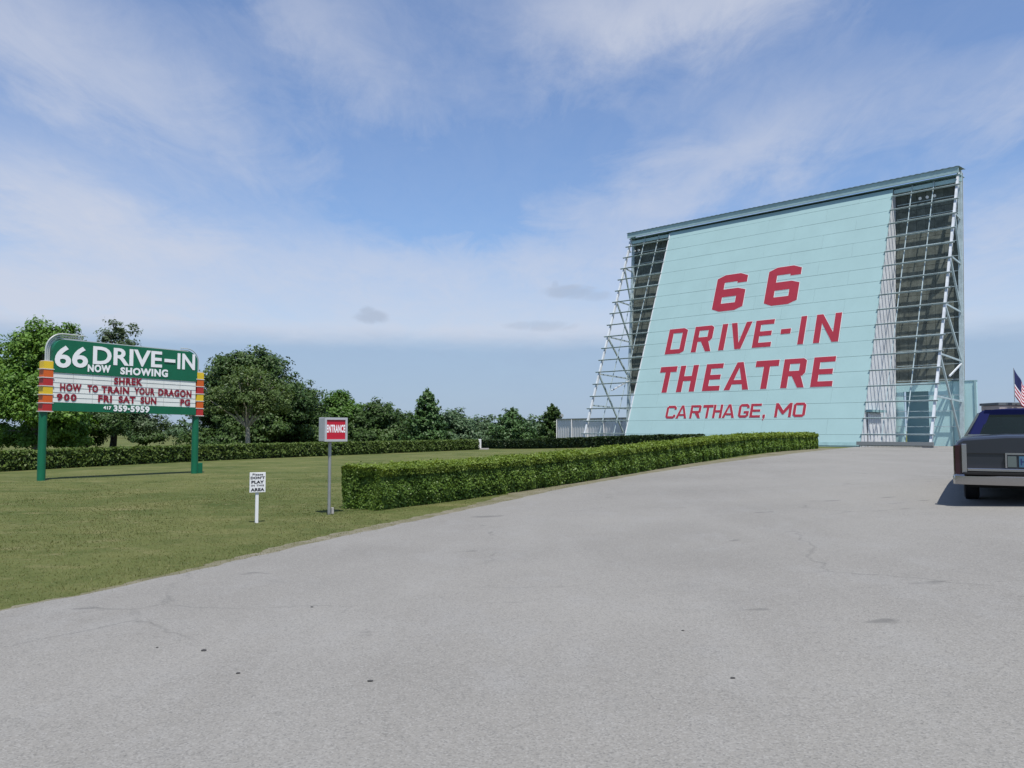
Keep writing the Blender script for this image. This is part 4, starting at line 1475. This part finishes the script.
# curved tubes over the shoulders of the board
for sgn in (0, 1):
    for j in range(3):
        off = 0.05 + j * 0.065
        pts = []
        rr_ = rc + off
        ctr_s = sL + rc if sgn == 0 else sR - rc
        sg = -1 if sgn == 0 else 1
        hs = 1.24 if sgn == 0 else 1.26
        pts.append((ctr_s + sg * rr_, hs))
        for i in range(10):
            a_ = i / 9 * math.pi / 2
            pts.append((ctr_s + sg * rr_ * math.cos(a_), hd1 - rc + rr_ * math.sin(a_)))
        endl = 0.62 if sgn == 0 else 0.25
        pts.append((ctr_s - sg * endl, hd1 + off))
        if sgn == 1 and j > 1:
            continue
        MB().tube([mpt(s, h, -0.02 + 0.03 * j) for s, h in pts], 0.024 if sgn == 0 else 0.016, 8).build('shoulder_tube', M['tubing'], mq, smooth=True)
mb = MB(); mbox(mb, sL + rc, sR - rc, hd1, hd1 + 0.03, -0.1, 0.10); mb.build('top_trim', M['tubing'], mq)

# ------------------------------------------------------------------ small red box sign on a pole
p = at(329, 514.5)
De = p.y
es = thing('entrance_sign', 'red lit-box sign reading ENTRANCE on a thin grey pole', 'sign', p)
kx = De / F_PX
cz = atd(337, 429.5, De)
vdir = Vector((p.x, p.y, 0)).normalized()
ang = R(27)
nrm = -vdir
nrm = Vector((nrm.x * math.cos(ang) - nrm.y * math.sin(ang), nrm.x * math.sin(ang) + nrm.y * math.cos(ang), 0))
if nrm.x < -vdir.x:
    pass
ea = Vector((-nrm.y, nrm.x, 0))                  # to the viewer's right
bw, bh_, bd = 0.445, 0.425, 0.22
bc = Vector((p.x, p.y, cz.z)) + ea * 0.055
MB().tube([p - ZV * 0.2, (p.x, p.y, cz.z - bh_ / 2)], 0.028, 12).build('pole', M['galv'], es, smooth=True)
cab = MB().box(bc, ea * bw / 2, nrm * bd / 2, ZV * bh_ / 2).build('cabinet', M['alu'], es, bevel=0.012)
fr = MB()
w_ = 0.040
for sx in (-1, 1):
    fr.box(bc + nrm * (bd / 2 + 0.008) + ea * sx * (bw / 2 - w_ / 2), ea * w_ / 2, nrm * 0.012, ZV * bh_ / 2)
    fr.box(bc + nrm * (bd / 2 + 0.0075) + ZV * sx * (bh_ / 2 - w_ / 2), ea * (bw / 2 - w_), nrm * 0.0115, ZV * w_ / 2)
fr.build('frame', M['alu'], es)
MB().box(bc + nrm * (bd / 2 + 0.002), ea * (bw / 2 - w_ * .9), nrm * 0.003, ZV * (bh_ / 2 - w_ * .9)).build('face', M['ent_red'], es)
Vv, Fc = text_verts('ENTRANCE', (-0.18, -0.055, 0.18, 0.085), 0.04, 1.0, 0.0)
MB().add([bc + nrm * (bd / 2 + 0.0075) + ea * v[0] + ZV * v[1] for v in Vv], Fc).build('lettering', M['letter_white'], es)
jb = p + ea * 0.065
MB().box((jb.x, jb.y, p.z + 0.06), ea * 0.022, nrm * 0.02, ZV * 0.06).build('junction_box', M['concrete'], es, bevel=0.006)

# ------------------------------------------------------------------ small white notice
p = at(256.5, 523)
ns_ = thing('notice_sign', 'small white notice on a white stake in the lawn asking people not to play', 'sign', p)
Dn = p.y
k = Dn / F_PX
vdir = Vector((p.x, p.y, 0)).normalized()
ang = R(14)
nrm = -vdir
nrm = Vector((nrm.x * math.cos(ang) - nrm.y * math.sin(ang), nrm.x * math.sin(ang) + nrm.y * math.cos(ang), 0))
ea = Vector((-nrm.y, nrm.x, 0))
ztop = atd(257, 472.3, Dn).z; zbot = atd(257, 492.3, Dn).z
MB().box((p.x, p.y, (p.z - 0.15 + ztop - 0.05) / 2), ea * 0.025, nrm * 0.014, ZV * (ztop - 0.05 - p.z + 0.15) / 2).build('stake', M['white'], ns_, bevel=0.003)
bc = Vector((p.x, p.y, (ztop + zbot) / 2)) + nrm * 0.024
hw, hh = 15.6 * k / 2, (ztop - zbot) / 2
MB().box(bc, ea * hw, nrm * 0.008, ZV * hh).build('board', M['white'], ns_, bevel=0.003)
mb = MB()
for body, y0, y1, wf, bd_ in (('Please', .68, .90, .66, .035), ('DON\'T', .32, .60, .90, .06), ('PLAY', -.12, .18, .80, .06), ('IN THIS', -.40, -.22, .80, .035), ('AREA', -.88, -.56, .86, .06)):
    Vv, Fc = text_verts(body, (-hw * wf, hh * y0, hw * wf, hh * y1), bd_)
    mb.add([bc + nrm * 0.0095 + ea * v[0] + ZV * v[1] for v in Vv], Fc)
mb.build('lettering', M['black'], ns_)

# ------------------------------------------------------------------ parked car
RLc = atd(954.5, 470, 12.25)
hdg = R(29.5)
cf = Vector((math.sin(hdg), math.cos(hdg), 0)); cr = Vector((math.cos(hdg), -math.sin(hdg), 0))
CZ = g(RLc.x + 0.8) + 0.015
C0 = Vector((RLc.x, RLc.y, 0)) + cr * 0.965
C0.z = CZ
car = thing('parked_car', 'dark grey old saloon with navy roof and chrome bumper at the right edge', 'car', C0 + cf * 2.7)


def cp(x, y, z):
    return C0 + cr * x + cf * y + ZV * z


def section(y, w, zb, zs, zt, crown=0.03, tuck=0.05):
    """closed lower-body section: half width w, bottom zb, shoulder zs, deck top zt"""
    half = [(w - 0.12, zb), (w - tuck, zb + 0.05), (w - 0.01, zb + 0.22), (w, (zb + zs) / 2 + 0.08), (w - 0.015, zs - 0.05), (w - 0.045, zs), (w - 0.11, zs + (zt - zs) * 0.75), (w * 0.72, zt), (w * 0.3, zt + crown)]
    pts = half + [(-x, z) for x, z in reversed(half)]
    return [cp(x, y, z) for x, z in pts]


secs = [section(-0.02, 0.945, 0.34, 0.875, 0.925), section(0.03, 0.96, 0.36, 0.90, 0.955), section(0.3, 0.968, 0.33, 0.905, 0.975), section(0.85, 0.97, 0.30, 0.91, 0.985),
        section(1.45, 0.97, 0.28, 0.915, 0.985), section(2.6, 0.97, 0.26, 0.91, 0.97), section(3.8, 0.968, 0.27, 0.90, 0.97), section(4.6, 0.962, 0.29, 0.88, 0.95), section(5.3, 0.95, 0.33, 0.85, 0.90),
        section(5.44, 0.93, 0.38, 0.83, 0.87)]
MB().loft(secs).build('body', M['car_paint'], car, smooth=True, fix=True)
MB().box(cp(0, 2.7, 0.27), cr * 0.80, cf * 2.4, ZV * 0.05).build('underside', M['under'], car)
# cabin: vinyl roof with pillars, glass panes
zb_, zr = 0.975, 1.40
wb, wt = 0.80, 0.635
yb0, yb1 = 1.02, 3.85         # base of rear and front glass
yt0, yt1 = 1.62, 3.10
roof = MB()
prof_w = [(-wt, zr - 0.055), (-wt + 0.05, zr - 0.015), (-wt * 0.5, zr + 0.012), (0, zr + 0.02), (wt * 0.5, zr + 0.012), (wt - 0.05, zr - 0.015), (wt, zr - 0.055), (wt - .03, zr - .085), (-wt + .03, zr - .085)]
roof.loft([[cp(x * k_, y, z + dz) for x, z in prof_w] for (y, k_, dz) in ((yt0 - 0.03, 0.97, -0.035), (yt0 + 0.12, 1.0, 0.0), ((yt0 + yt1) / 2, 1.01, 0.01), (yt1 - 0.1, 1.0, 0), (yt1 + 0.04, 0.97, -0.03))])
roof.build('roof', M['vinyl'], car, smooth=True, fix=True)
for sg in (-1, 1):
    # broad rear quarter panel: a thick slab between deck and roof
    q0, q1 = (sg * wb, yb0 - 0.02, zb_ - 0.04), (sg * (wb + .04), yb0 + 1.05, zb_ - 0.04)
    q2, q3 = (sg * wt * 1.0, yt0 + 0.62, zr - 0.06), (sg * wt * 0.98, yt0 - 0.02, zr - 0.045)
    outer = [q0, q1, q2, q3]
    inner = [(q[0] - sg * 0.17, q[1] + 0.0, q[2] - 0.005) for q in (q0,)] + [(q[0] - sg * 0.06, q[1], q[2]) for q in (q1, q2)] + [(q3[0] - sg * 0.15, q3[1], q3[2])]
    MB().loft([[cp(*q) for q in outer], [cp(*q) for q in inner]]).build('rear_pillar', M['vinyl'], car, bevel=0.015, fix=True)
    MB().bar(cp(sg * (wb + .05), 3.85, zb_ - .02), cp(sg * wt * .99, yt1, zr - 0.05), 0.05, 0.06).build('front_pillar', M['car_paint'], car)
    MB().bar(cp(sg * (wb + .05), 2.75, zb_ - .02), cp(sg * wt * 1.0, 2.60, zr - 0.05), 0.06, 0.04).build('door_pillar', M['chrome'], car)
    V = [cp(sg * (wb + .035), 2.05, zb_ - 0.02), cp(sg * (wb + .045), 3.78, zb_ - 0.02), cp(sg * (wt - .01), yt1 - 0.02, zr - 0.06), cp(sg * (wt - .01), 2.22, zr - 0.06)]
    V2 = [v - cr * sg * 0.006 for v in V]
    MB().loft([V, V2]).build('side_window', M['glass'], car, fix=True)
    dl = MB()
    for yy_ in (1.75, 2.75, 3.75):
        dl.box(cp(sg * 0.9715, yy_, 0.66), cr * 0.003, cf * 0.006, ZV * 0.24)
    dl.build('door_gap', M['under'], car)
    MB().bar(cp(sg * 0.975, 0.7, 0.60), cp(sg * 0.975, 4.9, 0.60), 0.02, 0.05).build('side_moulding', M['chrome'], car)
# rear window and windscreen
for nm, (ya, yb_) in (('rear_window', (yb0 + 0.02, yt0 + 0.02)), ('windscreen', (yb1, yt1 - .02))):
    wa, wbm = (wb - 0.16, wt - 0.13) if nm == 'rear_window' else (wb - 0.02, wt - 0.02)
    V = [cp(-wa, ya, zb_ - 0.0), cp(wa, ya, zb_ - 0.0), cp(wbm, yb_, zr - 0.05), cp(-wbm, yb_, zr - 0.05)]
    nv = (V[1] - V[0]).cross(V[3] - V[0]).normalized()
    MB().loft([V, [v + nv * 0.006 for v in V]]).build(nm, M['glass'], car, fix=True)
MB().bar(cp(-0.80, yb0 - 0.03, 0.985), cp(0.80, yb0 - 0.03, 0.985), 0.03, 0.035).build('window_moulding', M['chrome'], car)
MB().bar(cp(-0.56, yt0 - 0.04, zr - 0.055), cp(0.56, yt0 - 0.04, zr - 0.055), 0.02, 0.10).build('header_strip', M['vinyl'], car)
# seats seen through the glass
for x in (-0.42, 0.42):
    for y in (1.95, 3.0):
        MB().box(cp(x, y, 0.88), cr * 0.30, cf * 0.08, ZV * 0.24).build('seat', M['seat_grey'], car, bevel=0.05)
        MB().box(cp(x, y, 1.20), cr * 0.12, cf * 0.05, ZV * 0.07).build('headrest', M['seat_grey'], car, bevel=0.03)
MB().box(cp(0, 2.4, 0.62), cr * 0.78, cf * 1.3, ZV * 0.02).build('cabin_floor', M['under'], car)
# rear end: chrome column at each corner, red lamp outside it, bumper, plate
for sg in (-1, 1):
    lb = MB()
    lb.loft([[cp(sg * x, y, z) for x, y in ((0.865, -0.035), (0.955, -0.03), (0.975, 0.03), (0.978, 0.16), (0.865, 0.16))] for z in (0.40, 0.44, 0.81, 0.85)])
    lb.build('tail_lamp', M['lamp_red'], car, bevel=0.008, fix=True)
    MB().loft([[cp(sg * x, y, z) for x, y in ((0.80, -0.06), (0.868, -0.065), (0.872, 0.06), (0.80, 0.06))] for z in (0.45, 0.49, 0.83, 0.87)]).build('lamp_bezel', M['chrome'], car, bevel=0.01, fix=True)
MB().bar(cp(-0.80, -0.045, 0.495), cp(0.80, -0.045, 0.495), 0.04, 0.05).build('trunk_moulding', M['chrome'], car, bevel=0.01)
bp_ = [(0.985, 0.55), (0.985, 0.06), (0.955, -0.06), (0.86, -0.115), (0.4, -0.14), (-0.4, -0.14), (-0.86, -0.115), (-0.955, -0.06), (-0.985, 0.06), (-0.985, 0.55)]
secs = []
for x, y in bp_:
    ins = Vector((x, y, 0)); dvec = Vector((0.0, 0.12)) if abs(x) < 0.95 else Vector((-0.05 * (1 if x > 0 else -1), 0.03))
    secs.append([cp(x, y, 0.285), cp(x * 1.004, y - 0.008 * (abs(x) < .95), 0.335), cp(x * 1.004, y - 0.008 * (abs(x) < .95), 0.405), cp(x * 0.99, y + 0.02, 0.43), cp(x + dvec.x, y + dvec.y, 0.43), cp(x + dvec.x, y + dvec.y, 0.285)])
MB().loft(secs).build('rear_bumper', M['chrome'], car, smooth=True, fix=True)
MB().bar(cp(-0.84, -0.09, 0.445), cp(0.84, -0.09, 0.445), 0.10, 0.03).build('bumper_gap', M['under'], car)
fb_ = [(x, 5.44 - y, 0) for x, y in bp_]
secs = [[cp(x, 5.42 - y, z) for z in (0.36, 0.42, 0.50, 0.53)] + [cp(x * 0.93, 5.36 - y, 0.53), cp(x * .93, 5.36 - y, 0.36)] for x, y in bp_]
MB().loft(secs).build('front_bumper', M['chrome'], car, fix=True)
MB().box(cp(0, 5.45, 0.66), cr * 0.42, cf * 0.03, ZV * 0.13).build('grille', M['chrome'], car, bevel=0.01)
for sg in (-1, 1):
    for x in (0.58, 0.78):
        MB().box(cp(sg * x, 5.44, 0.69), cr * 0.085, cf * 0.03, ZV * 0.065).build('headlight', M['glass'], car, bevel=0.01)
# plate recess and plate
MB().box(cp(0.0, -0.035, 0.62), cr * 0.315, cf * 0.02, ZV * 0.105).build('plate_surround', M['car_paint'], car, bevel=0.006)
fr = MB()
fr.bar(cp(-0.32, -0.05, 0.73), cp(0.32, -0.05, 0.73), 0.04, 0.025)
for sg in (-1, 1):
    fr.bar(cp(sg * 0.315, -0.055, 0.53), cp(sg * 0.315, -0.055, 0.73), 0.02, 0.025)
    MB().box(cp(sg * 0.24, -0.058, 0.62), cr * 0.055, cf * 0.006, ZV * 0.08).build('reverse_lamp', M['reverse'], car, bevel=0.004)
fr.build('plate_frame', M['chrome'], car)
pl = MB().box(cp(0, -0.064, 0.62), cr * 0.155, cf * 0.004, ZV * 0.078).build('number_plate', M['plate'], car)
Vv, Fc = text_verts('HF5', (-0.135, -0.045, 0.05, 0.045), 0.015)
MB().add([cp(0, -0.0695, 0.62) + cr * v[0] + ZV * v[1] for v in Vv], Fc).build('plate_lettering', M['plate_ink'], pl)
# round wreath emblem on the boot lid
em = MB()
pts = [cp(0.085 * math.cos(a_) * 0.9, -0.032, 0.815 + 0.034 * math.sin(a_)) for a_ in np.linspace(R(70), R(-250), 18)]
em.tube(pts, 0.008, 6)
em.loft([[cp(x, yy_, 0.815 + z) for x, z in ((-0.03, 0.02), (0.03, 0.02), (0.03, -0.005), (0, -0.025), (-0.03, -0.005))] for yy_ in (-0.045, -0.03)])
em.build('wreath_emblem', M['chrome'], car, fix=True)
MB().bar(cp(-0.79, -0.027, 0.73), cp(0.79, -0.027, 0.73), 0.012, 0.008).build('boot_crease', M['under'], car)
for sg in (-1, 1):
    for y in (1.18, 4.45):
        wl_ = []
        x0, x1 = sg * 0.66, sg * 0.87
        ty = MB()
        prof_ = [(x0, 0.20), (x0, 0.30), (x0 + sg * 0.02, 0.345), (x1 - sg * 0.02, 0.345), (x1, 0.30), (x1, 0.20)]
        secs = [[cp(x, y + r_ * math.cos(a_), 0.335 + r_ * math.sin(a_)) for x, r_ in prof_] for a_ in np.linspace(0, 2 * math.pi, 33)]
        ty.loft(secs, closed=True, caps=False)
        wh = MB().tube([cp(x0 + sg * .05, y, 0.335), cp(x1 - sg * 0.02, y, 0.335)], 0.205, 20).build('wheel', M['chrome'], car, smooth=True)
        ty.build('tyre', M['rubber'], wh, smooth=True, fix=True)

# ------------------------------------------------------------------ ticket booth and flag beyond the car
tb0 = atd(979.5, 406, 48.4)
tbx = thing('ticket_booth', 'low flat-roofed booth behind the parked car, at the right edge', 'booth', (tb0.x + 3.2, tb0.y + 1.5, g(30)))
zr0, zr1 = atd(990, 410.2, 46.5).z, atd(990, 402.5, 46.5).z
RX = Vector((1, 0.0, 0)); RY = Vector((0, 1, 0))
rc_ = Vector((tb0.x + 4.06, tb0.y - 0.95, 0))
MB().box(rc_ + ZV * (zr0 + (zr1 - zr0) * 0.33), RX * 4.0, RY * 0.9, ZV * (zr1 - zr0) * 0.33).build('roof_fascia', M['booth_fascia'], tbx, bevel=0.03)
MB().box(rc_ + ZV * (zr0 + (zr1 - zr0) * 0.84), RX * 4.06, RY * 0.95, ZV * (zr1 - zr0) * 0.16).build('roof', M['booth_roof'], tbx)
gzb = g(30)
MB().box(rc_ + RX * 0.6 + ZV * (gzb + zr0) / 2, RX * 2.3, RY * 0.7, ZV * (zr0 - gzb) / 2).build('wall', M['booth'], tbx)
wn = MB().box(rc_ + RX * 0.4 - RY * 0.71 + ZV * (gzb + 1.45), RX * 0.8, RY * 0.02, ZV * 0.45).build('window', M['glass'], tbx)
fr = MB()
for sg in (-1, 1):
    fr.box(rc_ + RX * (0.4 + sg * 0.84) - RY * 0.725 + ZV * (gzb + 1.45), RX * 0.04, RY * 0.025, ZV * 0.53)
    fr.box(rc_ + RX * 0.4 - RY * 0.725 + ZV * (gzb + 1.45 + sg * 0.49), RX * 0.80, RY * 0.025, ZV * 0.04)
fr.build('window_frame', M['white'], wn)
for sg in (-1, 1):
    q = rc_ + RX * (sg * 3.5) - RY * 0.8
    MB().bar((q.x, q.y, gzb - .1), (q.x, q.y, zr0), 0.10, 0.10, (0, 1, 0)).build('canopy_post', M['steel_white'], tbx)

fD = 46.0
fp0 = atd(1014.8, 404, fD); fp0.z = zr1 + 0.02; ftop = atd(1012.5, 369, fD)
fl = thing('flag_pole', 'thin pole carrying a hanging flag above the flat booth roof', 'flag', fp0)
MB().tube([fp0, fp0 + Vector((0, 0, ftop.z - fp0.z + 0.05))], 0.018, 8).build('pole', M['galv'], fl)
# limp flag: folds run down and to the right; stripes and canton are in the cloth itself
nu, nv = 26, 13
V, Fc, MI = [], [], []
hL, fLn = 1.5, 2.5
for j in range(nv + 1):
    for i in range(nu + 1):
        u, v = i / nu, j / nv
        x = u * fLn * 0.36 + 0.03 * math.sin(u * 9 + v * 2)
        y = 0.10 * math.sin(u * 13 + v * 1.5) * (0.3 + u)
        z = -v * hL * (1 - 0.25 * u) - u * fLn * 0.72 * (1 - 0.25 * u)
        V.append(Vector((fp0.x + 0.02 + x, fp0.y + y, ftop.z + z)))
for j in range(nv):
    for i in range(nu):
        Fc.append((j * (nu + 1) + i, j * (nu + 1) + i + 1, (j + 1) * (nu + 1) + i + 1, (j + 1) * (nu + 1) + i))
        canton = i < nu * 0.4 and j < 7
        MI.append(2 if canton else (0 if j % 2 == 0 else 1))
mb = MB(); mb.v = [tuple(p) for p in V]; mb.f = Fc; mb.mi = MI
fo = mb.build('cloth', [M['flag_red'], M['flag_white'], M['flag_blue']], fl, smooth=True)
sd = fo.modifiers.new('thick', 'SOLIDIFY'); sd.thickness = 0.004

# ------------------------------------------------------------------ bits lying on the drive
for (px_, py_, s) in ((370, 684, .015), (204, 653, .016), (157, 650, .009), (238, 676, .012), (312, 609, .012), (733, 681, .013), (683, 633, .010)):
    q = at(px_, py_)
    bm = bmesh.new()
    bmesh.ops.create_icosphere(bm, subdivisions=2, radius=1.0)
    for v in bm.verts:
        kx_ = 1 + random.uniform(-.18, .18)
        v.co = Vector((v.co.x * s * 1.1 * kx_, v.co.y * s * 0.9 * kx_, v.co.z * s * 0.42 * kx_))
    me = bpy.data.meshes.new('pebble'); bm.to_mesh(me); bm.free()
    me.materials.append(M['stone'])
    o = bpy.data.objects.new('pebble', me); COL.objects.link(o)
    o.location = (q.x, q.y, q.z + 0.014 + s * 0.25)
    tag(o, 'small dark stone lying loose on the grey drive', 'stone', 'loose stones on the drive')
